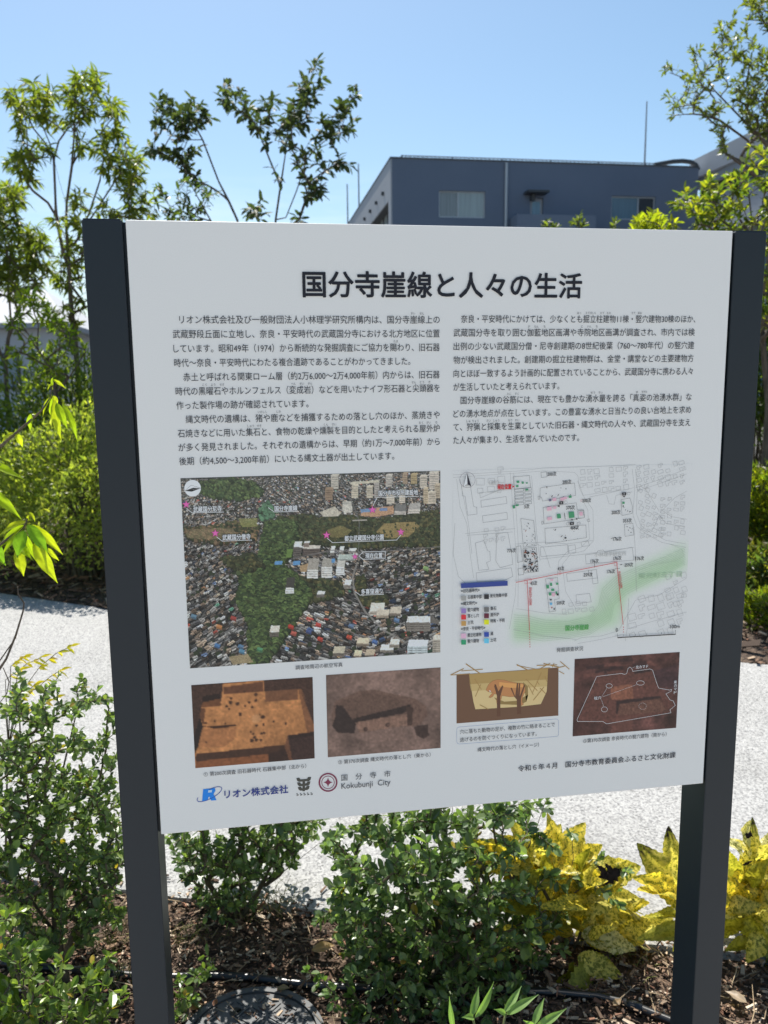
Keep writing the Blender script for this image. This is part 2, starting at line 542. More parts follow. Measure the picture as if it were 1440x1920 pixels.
# left side wall: fascia, window band, wall below
FZ = 8.02
wb.quad((BX0, BY0, FZ), (BX0, BY0, BZ), (BX0, BY1, BZ), (BX0, BY1, FZ))
wb.quad((BX0, BY0, 0), (BX0, BY0 + 0.55, 0), (BX0, BY0 + 0.55, FZ), (BX0, BY0, FZ))
wb.quad((BX1, BY0, 0), (BX1, BY1, 0), (BX1, BY1, BZ), (BX1, BY0, BZ))
wb.quad((BX0, BY1, 0), (BX0, BY1, BZ), (BX1, BY1, BZ), (BX1, BY1, 0))
wb.build('wall', M_WALLD, bd)
# side in a paler tone than the front: fascia band and pier standing 4 mm proud, wall below the band
fs = MB()
fs.box(BX0 - 0.06, BX0 - 0.004, BY0 + 0.002, BY1, FZ, BZ - 0.01)
fs.box(BX0 - 0.06, BX0 - 0.004, BY0 + 0.002, BY0 + 0.55, 0, FZ - 0.002)
fs.box(BX0 - 0.06, BX0 + 0.3, BY0 + 0.56, BY1, 0, 6.3)
fs.build('side_wall', M_WALLP, bd)
rf = MB(); rf.box(BX0 + 0.01, BX1 - 0.01, BY0 + 0.15, BY1 - 0.01, BZ - 0.6, BZ - 0.25)
rf.build('roof', M_WALLP, bd)
cp = MB()
cp.box(BX0 - 0.08, BX1 + 0.02, BY0 - 0.03, BY0 + 0.2, BZ + 0.002, BZ + 0.05)
cp.box(BX0 - 0.08, BX0 + 0.2, BY0 + 0.2, BY1, BZ + 0.002, BZ + 0.05)
cp.build('coping', M_DARKF, bd)
for k in range(14):
    y0 = BY0 + 0.6 + k * 1.05
    wm = MB(); wm.box(BX0 + 0.25, BX0 + 0.31, y0, y0 + 0.10, 6.305, FZ)
    wm.box(BX0 + 0.25, BX0 + 0.31, y0 + 0.10, y0 + 1.05, FZ - 0.5, FZ - 0.42)
    wo = wm.build('window', M_DARKF, bd)
    p = MB(); p.quad((BX0 + 0.29, y0 + 0.10, 6.305), (BX0 + 0.29, y0 + 1.05, 6.305), (BX0 + 0.29, y0 + 1.05, FZ), (BX0 + 0.29, y0 + 0.10, FZ))
    pp = p.build('pane', M_PANE, bd); pp.parent = wo; pp.location = (0, 0, 0)
sof = MB(); sof.box(BX0 + 0.002, BX0 + 0.32, BY0 + 0.57, BY1, FZ + 0.002, FZ + 0.06); sof.build('soffit', M_DARKF, bd)
for k in range(9):
    ln = MB(); y = BY0 + 1.5 + k * 1.7
    ln.box(BX0 - 0.16, BX0 - 0.061, y, y + 0.14, FZ + 0.42, FZ + 0.54); ln.build('wall_lamp', M_DARKF, bd)
sliding_window(bd, holes[0][0], holes[0][1], holes[0][2], holes[0][3], BY0 + 0.08, 0.42, (M_PANE2, M_PANE))
sliding_window(bd, holes[2][0], holes[2][1], holes[2][2], holes[2][3], BY0 + 0.08, 0.62, (M_PANEB, M_PANED), M_ALU)
for h in lower:
    sliding_window(bd, h[0], h[1], h[2], h[3], BY0 + 0.08, 0.5, (M_PANEB, M_PANE))
d_ = MB(); d_.box(holes[1][0] + 0.01, holes[1][1] - 0.01, BY0 + 0.07, BY0 + 0.12, holes[1][2], holes[1][3] - 0.01)
do = d_.build('door', M_WALLP, bd)
p = MB(); p.quad((holes[1][0] + 0.1, BY0 + 0.066, holes[1][3] - 0.85), (holes[1][1] - 0.1, BY0 + 0.066, holes[1][3] - 0.85), (holes[1][1] - 0.1, BY0 + 0.066, holes[1][3] - 0.12), (holes[1][0] + 0.1, BY0 + 0.066, holes[1][3] - 0.12))
pp = p.build('pane', M_PANEB, bd); pp.parent = do; pp.location = (0, 0, 0)
aw0, aw1 = at(988, 357, BY0 - 0.4), at(1028, 362, BY0 - 0.4)
a_ = MB(); a_.box(aw0[0], aw1[0], BY0 - 0.55, BY0 - 0.002, aw1[2], aw0[2]); a_.box(aw0[0] + 0.25, aw0[0] + 0.4, BY0 - 0.2, BY0 - 0.002, aw1[2] - 0.22, aw1[2] - 0.003)
a_.build('awning', M_DARKF, bd)
b0, b1 = at(970, 401, BY0 - 0.9), at(1118, 403, BY0 - 0.9)
bl = MB(); bl.box(b0[0], b1[0], BY0 - 0.9, BY0 - 0.003, b0[2] - 1.25, b0[2]); bl.build('balcony', M_BALC, bd)
dpx = at(949, 360, BY0 - 0.06)
dp = MB(); dp.tube([(dpx[0], BY0 - 0.07, 0), (dpx[0], BY0 - 0.07, BZ - 0.05)], 0.055, 10); dp.build('downpipe', M_ALU, bd)
# roof railing: two rails and many thin balusters
rl = MB(); yr = BY0 + 0.45
rx0, rx1 = at(752, 291, yr)[0], at(1238, 306, yr)[0]
RZ = BZ + 0.24
rl.box(rx0, rx1, yr, yr + 0.04, RZ - 0.03, RZ); rl.box(rx0, rx1, yr + 0.005, yr + 0.035, BZ + 0.03, BZ + 0.05)
for k, x in enumerate(np.arange(rx0 + 0.02, rx1, 0.16)):
    ww = 0.016 if k % 12 else 0.035
    rl.box(x - ww, x + ww, yr + 0.008, yr + 0.03, BZ + 0.051, RZ - 0.031)
rl.build('roof_railing', M_RAIL, bd)
for (px, pt, yy, rr) in ((1213, 190, BY0 + 3, 0.045), (672, 307, BY1 - 3.8, 0.06), (651, 345, BY1 - 1.6, 0.06)):
    t0 = at(px, pt, yy)
    x = t0[0] if px > 700 else t0[0]
    lr = MB(); base = BZ - 0.25 if px > 700 else 5.5
    lr.tube([(x, yy, base), (x, yy, t0[2])], [rr, rr * 0.5], 6)
    if px > 700:
        lr.build('lightning_rod', M_RAIL, bd)
    else:
        lo = lr.build('rooftop_mast', M_RAIL)
        tag(lo, 'taller pale mast left of the dark office block' if px == 672 else 'shorter pale mast farthest left of the dark office block', 'mast', 'thin masts beside the office block')
# bundled cable hump at the right end of the roof
hp = MB()
pts = [at(x, y, BY0 + 0.3) for x, y in ((1228, 309), (1245, 306), (1262, 303), (1280, 302), (1296, 304), (1305, 310), (1309, 320))]
hp.tube(pts, 0.09, 8); hp.build('cable_duct', M_DARKF, bd)

# pale building on the right: a long facade along y, nearer to the camera
PX, PZ = 17.85, 10.0
pb = empty('apartment_building', (PX, 31, 0), 'pale grey building with stepped roof fascia behind the tree on the right', 'building')
w = MB(); w.box(PX, PX + 12, 8, 31.4, 0, PZ - 1.55); w.build('wall', M_WALLP, pb)
e = MB(); e.box(PX - 0.25, PX + 12.2, 7.8, 31.5, PZ - 0.75, PZ); e.box(PX - 0.1, PX + 12.1, 7.9, 31.45, PZ - 1.1, PZ - 0.752); e.build('roof_fascia', M_WALLP, pb)
e = MB(); e.box(PX + 0.15, PX + 11.9, 8.1, 31.3, PZ - 1.548, PZ - 1.102); e.build('clerestory', M_DARKF, pb)
e = MB(); e.box(PX - 0.5, PX - 0.003, 7.9, 31.4, PZ - 3.2, PZ - 2.9); e.box(PX - 0.5, PX - 0.003, 7.9, 31.4, PZ - 6.4, PZ - 6.1); e.build('ledge', M_WALLW, pb)
for zz in (PZ - 5.6, PZ - 8.9):
    for k in range(7):
        y0 = 9.5 + k * 3.1
        f = MB(); f.box(PX - 0.05, PX - 0.002, y0, y0 + 1.7, zz, zz + 0.06); f.box(PX - 0.05, PX - 0.002, y0, y0 + 1.7, zz + 1.5, zz + 1.56)
        f.box(PX - 0.05, PX - 0.002, y0, y0 + 0.06, zz + 0.061, zz + 1.499); f.box(PX - 0.05, PX - 0.002, y0 + 1.64, y0 + 1.7, zz + 0.061, zz + 1.499); f.box(PX - 0.05, PX - 0.002, y0 + 0.82, y0 + 0.88, zz + 0.061, zz + 1.499)
        wo = f.build('window', M_ALU, pb)
        p = MB(); p.quad((PX - 0.02, y0 + 0.06, zz + 0.06), (PX - 0.02, y0 + 1.64, zz + 0.06), (PX - 0.02, y0 + 1.64, zz + 1.5), (PX - 0.02, y0 + 0.06, zz + 1.5))
        pp = p.build('pane', M_PANEB, pb); pp.parent = wo; pp.location = (0, 0, 0)

# low pale building far off on the left, half hidden by the trees
q0 = at(-150, 560, 26); q1 = at(108, 585, 26)
lb = empty('warehouse', (q1[0], 26, 0), 'low white building behind the trees on the far left', 'building')
w = MB(); w.box(q0[0] - 6, q1[0], 26, 38, 0, q1[2] - 0.5); w.build('wall', M_WALLW, lb)
rf = MB()
x0, x1, z0, z1 = q0[0] - 6.4, q1[0] + 0.35, q1[2] - 0.5, q0[2] + 0.9
rf.add([(x0, 25.6, z0), (x1, 25.6, z0), (x1, 38.4, z0), (x0, 38.4, z0), (x0, 32, z1), (x1 - 2, 32, z1),
        (x0, 25.6, z0 + 0.15), (x1, 25.6, z0 + 0.15), (x1, 38.4, z0 + 0.15), (x0, 38.4, z0 + 0.15)],
       [(0, 1, 7, 6), (1, 2, 8, 7), (2, 3, 9, 8), (6, 7, 5, 4), (8, 9, 4, 5), (0, 3, 2, 1)], [(7, 8, 5)])
rf.build('roof', M_WALLP, lb)
for k in range(3):
    x = q1[0] - 1.2 - k * 2.3
    f = MB(); f.box(x - 1.2, x, 25.93, 25.995, 1.3, 2.4); wo = f.build('window', M_DARKF, lb)
    p = MB(); p.quad((x - 1.1, 25.926, 1.4), (x - 0.1, 25.926, 1.4), (x - 0.1, 25.926, 2.3), (x - 1.1, 25.926, 2.3)); pp = p.build('pane', M_PANEB, lb); pp.parent = wo; pp.location = (0, 0, 0)

# ------------------------------------------------------------------ the sign
def m_panel():
    m, n, l, b = mat_new('white_panel')
    nz = noise_node(n, l, 700, 2)
    r = ramp_node(n, l, nz.outputs['Fac'], [(0.3, (0.755, 0.745, 0.725)), (0.7, (0.795, 0.785, 0.765))])
    l.new(r.outputs['Color'], b.inputs['Base Color'])
    b.inputs['Roughness'].default_value = 0.42
    b.inputs['Specular IOR Level'].default_value = 0.35
    bump(n, l, b, nz.outputs['Fac'], 0.08, 0.0005)
    return m
def m_post():
    m, n, l, b = mat_new('charcoal_powder_coat')
    nz = noise_node(n, l, 900, 2)
    r = ramp_node(n, l, nz.outputs['Fac'], [(0.3, (0.013, 0.019, 0.026)), (0.7, (0.017, 0.024, 0.031))])
    l.new(r.outputs['Color'], b.inputs['Base Color'])
    b.inputs['Roughness'].default_value = 0.38
    b.inputs['Specular IOR Level'].default_value = 0.28
    bump(n, l, b, nz.outputs['Fac'], 0.12, 0.0004)
    return m
M_PANEL, M_POST = m_panel(), m_post()
M_INK = mat_attr('print_ink', 0.45, 0.3)
PRINT = mat_attr('photo_print', 0.42, 0.3, 0.10, 500)

sign = empty('information_sign', (0, 0.02, 0), 'white information board with Japanese text, maps and photographs between two charcoal posts', 'sign')
PXL, PXR, PZB, PZT = -0.4464, 0.4468, 0.8165, 1.7164
bd_ = MB(); bd_.box(PXL, PXR, 0.0, 0.028, PZB, PZT, 0.0008); bd_.build('panel', M_PANEL, sign)
for s in (-1, 1):
    xi, xo = 0.4512 * s, 0.5035 * s
    p = MB(); p.box(min(xi, xo), max(xi, xo), 0.0, 0.076, -0.04, 1.7160, 0.0012)
    po = p.build('post', M_POST, sign)
    b = MB(); x0, x1 = sorted(((0.4471 if s > 0 else 0.4467) * s, 0.4509 * s)); b.box(x0, x1, 0.008, 0.024, PZB + 0.0006, PZT - 0.002)
    b.build('bracket', M_POST, sign)
    c_ = MB(); x0, x1 = sorted((xi + 0.0015 * s, xo - 0.0015 * s)); c_.box(x0, x1, 0.0016, 0.0744, 1.71605, 1.7176); c_.build('cap', M_POST, po)

def pan(px, py):
    p = at(px, py, 0.0); return np.array([p[0], p[2]])

class Ink:
    """flat print on the panel: polygons and mitred lines, each a few hundredths of a millimetre above the last"""
    def __init__(self, fn, base=0.0005):
        self.mb, self.fn, self.d, self.k = MB(), fn, base, 0
    def _y(self):
        self.k += 1
        return -(self.d + self.k * 0.000008)
    def poly(self, pts, c, raw=False):
        P = [p if raw else self.fn(*p) for p in pts]; y = self._y()
        v = [(p[0], y, p[1]) for p in P]
        n = len(v)
        if n == 4: self.mb.add(v, [(0, 1, 2, 3)], c=ink(c)); return
        # triangulate (may be concave)
        from mathutils.geometry import tessellate_polygon
        t = tessellate_polygon([[Vector((p[0], p[1], 0)) for p in P]])
        self.mb.add(v, None, [tuple(x) for x in t], c=ink(c))
    def line(self, pts, w, c, closed=False):
        """w in millimetres"""
        P = np.array([self.fn(*p) for p in pts]); w = w * 0.0005; y = self._y()
        n = len(P)
        if closed: prev, nxt = np.roll(P, 1, 0), np.roll(P, -1, 0)
        else:
            prev, nxt = np.vstack([P[0] * 2 - P[1], P[:-1]]), np.vstack([P[1:], P[-1] * 2 - P[-2]])
        d1, d2 = unit(P - prev), unit(nxt - P)
        t = unit(d1 + d2 + 1e-9); nn = np.stack([-t[:, 1], t[:, 0]], 1)
        k = 1.0 / np.maximum(0.5, (nn * np.stack([-d1[:, 1], d1[:, 0]], 1)).sum(1))
        a, b = P + nn * (w * k)[:, None], P - nn * (w * k)[:, None]
        v = [(p[0], y, p[1]) for p in np.vstack([a, b])]
        m = n if closed else n - 1
        q = [(i, (i + 1) % n, n + (i + 1) % n, n + i) for i in range(m)]
        self.mb.add(v, q, c=ink(c))
    def disc(self, x, y, r, c, n=20, ry=None):
        ry = ry or r
        self.poly([(x + r * math.cos(i * 2 * math.pi / n), y + ry * math.sin(i * 2 * math.pi / n)) for i in range(n)], c)
    def ring(self, x, y, r, w, c, n=24, ry=None):
        ry = ry or r
        self.line([(x + r * math.cos(i * 2 * math.pi / n), y + ry * math.sin(i * 2 * math.pi / n)) for i in range(n)], w, c, True)
    def rect(self, x0, y0, x1, y1, c): self.poly([(x0, y0), (x1, y0), (x1, y1), (x0, y1)], c)
    def star(self, x, y, r, c):
        self.poly([(x + (r if i % 2 == 0 else r * 0.42) * math.sin(i * math.pi / 5), y - (r if i % 2 == 0 else r * 0.42) * math.cos(i * math.pi / 5)) for i in range(10)], c)
    def build(self, name, parent): return self.mb.build(name, M_INK, parent)

# ---- lettering: every line is set with Blender's own font, stretched to its measured width
TEXTS = {}
def put(key, s, x0, x1, zc, em, weight=0.0, colour=(30, 33, 40), y=0.0013, vertical=False, slope=0.0):
    TEXTS.setdefault(key, []).append((s, x0, x1, zc, em, weight, colour, y, vertical))
def putpx(key, s, px0, px1, py, em, weight=0.0, colour=(30, 33, 40), y=0.0013, py1=None):
    a, b = pan(px0, py), pan(px1, py if py1 is None else py1)
    put(key, s, a[0], b[0], (a[1] + b[1]) / 2, em, weight, colour, y)

def cr(ox, oy, k): return lambda x, y: pan(ox + x / k, oy + y / k)
T1, T2 = cr(220, 480, 2.3226), cr(820, 560, 2.769)      # two text columns
TA, TM = cr(330, 870, 2.8235), cr(840, 860, 3.1304)     # aerial photograph, map
TB, TC = cr(340, 1240, 2.88), cr(840, 1210, 3.1304)     # lower left, lower right

put('printed_title', '国分寺崖線と人々の生活', -0.2088, 0.2060, 1.6330, 0.0385, 0.020, (22, 24, 34))
LEFT = [("リオン株式会社及び一般財団法人小林理学研究所構内は、国分寺崖線上の", 270, 1403), ("武蔵野段丘面に立地し、奈良・平安時代の武蔵国分寺における北方地区に位置", 240, 1403),
        ("しています。昭和49年（1974）から断続的な発掘調査にご協力を賜わり、旧石器", 243, 1403), ("時代〜奈良・平安時代にわたる複合遺跡であることがわかってきました。", 247, 1275),
        ("赤土と呼ばれる関東ローム層（約2万6,000〜2万4,000年前）内からは、旧石器", 287, 1403), ("時代の黒曜石やホルンフェルス（変成岩）などを用いたナイフ形石器と尖頭器を", 253, 1403),
        ("作った製作場の跡が確認されています。", 258, 832), ("縄文時代の遺構は、猪や鹿などを捕獲するための落とし穴のほか、蒸焼きや", 297, 1403),
        ("石焼きなどに用いた集石と、食物の乾燥や燻製を目的としたと考えられる屋外炉", 265, 1403), ("が多く発見されました。それぞれの遺構からは、早期（約1万〜7,000年前）から", 268, 1403),
        ("後期（約4,500〜3,200年前）にいたる縄文土器が出土しています。", 272, 1205)]
LY = [277, 340, 402, 462, 522, 582, 642, 700, 757, 812, 873]
for k, (s, a, b) in enumerate(LEFT):
    z = 1.5842 - 0.01975 * k
    u0 = T1(a, LY[k])[0] if k in (0, 4, 7) else -0.3915
    u1 = T1(b, LY[k])[0] if b < 1400 else -0.0109
    put('printed_text', s, u0, u1, z, 0.0124, -0.002, (38, 42, 52))
RIGHT = [("奈良・平安時代にかけては、少なくとも掘立柱建物11棟・竪穴建物30棟のほか、", 122, 1335), ("武蔵国分寺を取り囲む伽藍地区画溝や寺院地区画溝が調査され、市内では検", 83, 1333),
         ("出例の少ない武蔵国分僧・尼寺創建期の8世紀後葉（760〜780年代）の竪穴建", 83, 1330), ("物が検出されました。創建期の掘立柱建物群は、金堂・講堂などの主要建物方", 83, 1327),
         ("向とほぼ一致するよう計画的に配置されていることから、武蔵国分寺に携わる人々", 83, 1320), ("が生活していたと考えられています。", 83, 632),
         ("国分寺崖線の谷筋には、現在でも豊かな湧水量を誇る「真姿の池湧水群」な", 120, 1320), ("どの湧水地点が点在しています。この豊富な湧水と日当たりの良い台地上を求め", 82, 1315),
         ("て、狩猟と採集を生業としていた旧石器・縄文時代の人々や、武蔵国分寺を支え", 82, 1312), ("た人々が集まり、生活を営んでいたのです。", 82, 735)]
RY = [105, 177, 243, 310, 380, 458, 520, 588, 655, 727]
for k, (s, a, b) in enumerate(RIGHT):
    z = 1.5852 - 0.01975 * k
    u0 = T2(a, RY[k])[0] if a > 100 else 0.0100
    u1 = T2(b, RY[k])[0] if b < 1300 else 0.3915
    put('printed_text.r', s, u0, u1, z, 0.0124, -0.002, (38, 42, 52))
def ruby(fn, key, items, z):
    for s, x in items:
        u = fn(x, 300)[0] if False else fn(x, items_y)[0]
        put(key, s, u - 0.0016 * len(s), u + 0.0016 * len(s), z, 0.0043, 0.0, (70, 75, 85))
for rows, fn, key, z0 in (({0: ((('がい', 1287), ('せん', 1325)), 252), 2: ((('たま', 1212),), 375), 5: ((('こく', 380), ('よう', 417), ('せき', 455), ('へん', 766), ('せい', 803), ('がん', 839), ('せん', 1290), ('とう', 1326), ('き', 1358)), 555),
                           7: ((('いのしし', 632), ('しか', 703)), 678), 8: ((('しゅう', 580), ('せき', 617), ('くん', 908), ('せい', 943), ('おく', 1322), ('がい', 1355), ('ろ', 1388)), 730)}, T1, 'printed_text', 1.5842),
                          ({0: ((('ほっ', 735), ('たてばしら', 795), ('たて', 855), ('もの', 888), ('たて', 1017), ('あな', 1050)), 76), 1: ((('が', 475), ('らん', 513), ('ち', 555), ('じ', 750), ('いん', 787), ('ち', 826)), 147),
                            6: ((('たに', 372), ('すじ', 412), ('ゆう', 806), ('すい', 845), ('ま', 1035), ('すがた', 1073)), 490), 8: ((('しゅ', 160), ('りょう', 197), ('さい', 265), ('しゅう', 305), ('なり', 377), ('わい', 413)), 633)}, T2, 'printed_text.r', 1.5852)):
    for k, (items, items_y) in rows.items():
        ruby(fn, key, items, z0 - 0.01975 * k + 0.0089)
CAP = (45, 48, 56)
putpx('printed_caption', '調査地周辺の航空写真', 554, 642, 1251, 0.0075, 0.002, CAP, py1=1246)
putpx('printed_caption', '発掘調査状況', 1043, 1093, 1219, 0.0078, 0.002, CAP, py1=1215)
putpx('printed_caption', '① 第200次調査 旧石器時代 石器集中部（北から）', 382, 574, 1451, 0.0078, 0.002, CAP, py1=1436)
putpx('printed_caption', '② 第370次調査 縄文時代の落とし穴（東から）', 634, 807, 1428, 0.0078, 0.002, CAP, py1=1415)
putpx('printed_caption', '縄文時代の落とし穴（イメージ）', 895, 1010, 1405, 0.0080, 0.002, CAP, py1=1396)
putpx('printed_caption', '③第370次調査 奈良時代の竪穴建物（南から）', 1093, 1249, 1388, 0.0080, 0.002, CAP, py1=1377)
putpx('printed_caption', '穴に落ちた動物の足が、複数の竹に絡まることで', 862, 1040, 1371, 0.0082, 0.002, CAP, py1=1359)
putpx('printed_caption', '逃げるのを防ぐつくりになっています。', 862, 1006, 1386, 0.0082, 0.002, CAP, py1=1376)
putpx('printed_credit', '令和６年４月　国分寺市教育委員会ふるさと文化財課', 971, 1266, 1440, 0.0113, 0.006, (40, 44, 54), py1=1416)
putpx('company_name', 'リオン株式会社', 421, 540, 1488, 0.0145, 0.018, (38, 52, 120), py1=1480)
putpx('city_name', '国　分　寺　市', 640, 732, 1458, 0.0115, -0.002, (60, 64, 72), py1=1450)
putpx('city_name', 'Kokubunji  City', 640, 732, 1473, 0.0135, -0.002, (60, 64, 72), py1=1465)
putpx('company_name.w', '武蔵国分寺', 555, 585, 1489, 0.0035, 0.0, (70, 72, 70), py1=1487) if False else None

# ---- logos
lg = Ink(lambda x, y: TB(x, y))
for p in (((118, 690), (182, 684), (184, 698), (174, 716), (190, 749), (160, 751), (150, 728), (140, 752), (112, 753)),):
    lg.poly(p, (20, 110, 200))
lg.poly([(146, 696), (166, 694), (164, 706), (144, 708)], (150, 178, 205))
th = np.linspace(0, 2 * math.pi, 40)[:-1]
ca, sa = math.cos(-0.48), math.sin(-0.48)
ell = [(152 + 74 * math.cos(t) * ca - 24 * math.sin(t) * sa, 717 + 74 * math.cos(t) * sa + 24 * math.sin(t) * ca) for t in th]
lg.line([e for i, e in enumerate(ell) if not (24 <= i <= 29)][25 - 1:] + [e for i, e in enumerate(ell) if not (24 <= i <= 29)][:24], 1.0, (40, 60, 140))
lg.build('company_logo', sign)
lg = Ink(lambda x, y: TB(x, y))
G_ = (62, 64, 62)
for k in range(3):
    y = 632 + k * 24; w = 40 - k * 4
    lg.poly([(661 - w, y - 2), (661 - w + 16, y - 4), (661 - w + 22, y + 5), (661 + w - 22, y + 2), (661 + w - 16, y - 8), (661 + w, y - 8), (661 + w - 4, y + 8), (661 + w - 12, y + 14), (661 - w + 14, y + 18), (661 - w + 4, y + 12)], G_)
lg.poly([(654, 640), (668, 639), (668, 700), (654, 701)], G_)
for k in range(5):
    x = 622 + k * 19
    lg.rect(x, 712 - k * 1.2, x + 5, 717 - k * 1.2, G_); lg.rect(x + 5, 718 - k * 1.2, x + 11, 724 - k * 1.2, G_); lg.rect(x + 1, 720 - k, x + 4, 726 - k, G_)
lg.build('temple_logo', sign)
lg = Ink(lambda x, y: TB(x, y))
V_ = (105, 45, 70)
lg.ring(792, 653, 47, 2.4, V_, 36); lg.ring(792, 653, 34, 1.0, V_, 32)
star = []
for i in range(32):
    t = i * 2 * math.pi / 32; r = 24 / (abs(math.cos(t)) ** 0.62 + abs(math.sin(t)) ** 0.62) ** (1 / 0.62)
    star.append((792 + r * 1.05 * math.cos(t), 653 + r * 1.05 * math.sin(t)))
lg.poly(star, V_)
lg.build('city_emblem', sign)

# ---- printed photographs: small painted rasters, one coloured vertex per dot
class Raster:
    def __init__(self, fn, x0, x1, z0, z1, w, h):
        self.fn, self.x0, self.x1, self.z0, self.z1, self.w, self.h = fn, x0, x1, z0, z1, w, h
        self.a = np.zeros((h, w, 3))
        self.Y, self.X = np.mgrid[0:h, 0:w].astype(float)
    def px(self, p):
        u = self.fn(*p)
        return ((u[0] - self.x0) / (self.x1 - self.x0) * (self.w - 1), (self.z1 - u[1]) / (self.z1 - self.z0) * (self.h - 1))
    def _inside(self, pts, raw=False):
        """bounding window of a polygon and the dots of it that lie inside"""
        P = np.array([p if raw else self.px(p) for p in pts])
        x0, y0 = np.floor(P.min(0)).astype(int); x1, y1 = np.ceil(P.max(0)).astype(int) + 1
        x0, y0 = max(x0, 0), max(y0, 0); x1, y1 = min(x1, self.w), min(y1, self.h)
        if x1 <= x0 or y1 <= y0: return None
        X, Y = self.X[y0:y1, x0:x1], self.Y[y0:y1, x0:x1]
        s = np.zeros(X.shape, bool); n = len(P)
        for i in range(n):
            (ax, ay), (bx, by) = P[i], P[(i + 1) % n]
            if ay == by: continue
            s ^= ((ay > Y) != (by > Y)) & (X < (bx - ax) * (Y - ay) / (by - ay) + ax)
        return slice(y0, y1), slice(x0, x1), s
    def mask(self, pts, raw=False):
        m = np.zeros((self.h, self.w), bool); k = self._inside(pts, raw)
        if k: m[k[0], k[1]] = k[2]
        return m
    def fill(self, pts, c, k=1.0, raw=False, noise=0.0):
        q = self._inside(pts, raw)
        if q is None: return
        sub, m = self.a[q[0], q[1]], q[2]
        c = np.array(c, float)
        v = c if not noise else c * (1 + RNG.normal(0, noise, (m.sum(), 1)))
        sub[m] = sub[m] * (1 - k) + v * k
    def quad(self, x, y, w, h, ang, c):
        ca, sa = math.cos(ang), math.sin(ang)
        self.fill([(x + ca * a * w - sa * b * h, y + (sa * a * w + ca * b * h)) for a, b in ((-.5, -.5), (.5, -.5), (.5, .5), (-.5, .5))], c, raw=True)
    def blob(self, x, y, r, c, k=1.0):
        x0, x1, y0, y1 = max(int(x - r), 0), min(int(x + r) + 2, self.w), max(int(y - r), 0), min(int(y + r) + 2, self.h)
        if x1 <= x0 or y1 <= y0: return
        m = (self.X[y0:y1, x0:x1] - x) ** 2 + (self.Y[y0:y1, x0:x1] - y) ** 2 < r * r
        s = self.a[y0:y1, x0:x1]; s[m] = s[m] * (1 - k) + np.array(c, float) * k
    def stroke(self, pts, wpx, c, k=1.0):
        P = [np.array(self.px(p)) for p in pts]
        for a, b in zip(P, P[1:]):
            d = unit(b - a); n = np.array([-d[1], d[0]]) * wpx / 2
            self.fill([a + n, b + n, b - n, a - n], c, k, raw=True)
    def noise(self, scale, amp, seed=0):
        r = np.random.default_rng(seed)
        gh, gw = int(self.h / scale) + 3, int(self.w / scale) + 3
        g = r.normal(0, 1, (gh, gw))
        y, x = self.Y / scale, self.X / scale
        y0, x0 = y.astype(int), x.astype(int); fy, fx = y - y0, x - x0
        v = (g[y0, x0] * (1 - fx) + g[y0, x0 + 1] * fx) * (1 - fy) + (g[y0 + 1, x0] * (1 - fx) + g[y0 + 1, x0 + 1] * fx) * fy
        self.a *= (1 + amp * v)[:, :, None]
    def blur(self, n=1):
        for _ in range(n):
            p = np.pad(self.a, ((1, 1), (1, 1), (0, 0)), 'edge')
            self.a = (p[1:-1, 1:-1] * 4 + p[:-2, 1:-1] + p[2:, 1:-1] + p[1:-1, :-2] + p[1:-1, 2:]) / 8
    def build(self, name, parent, y=0.0003, sat=0.22):
        x = np.linspace(self.x0, self.x1, self.w); z = np.linspace(self.z1, self.z0, self.h)
        X, Z = np.meshgrid(x, z)
        v = np.stack([X, np.full_like(X, -y), Z], 2).reshape(-1, 3)
        i = (np.arange(self.h - 1)[:, None] * self.w + np.arange(self.w - 1)[None]).ravel()
        q = np.stack([i, i + self.w, i + self.w + 1, i + 1], 1)
        return link(name, arr_mesh(name, v, q, None, ink(np.clip(self.a + (self.a.mean(2, keepdims=True) - self.a) * sat, 2, 255)).reshape(-1, 3)), PRINT, parent)

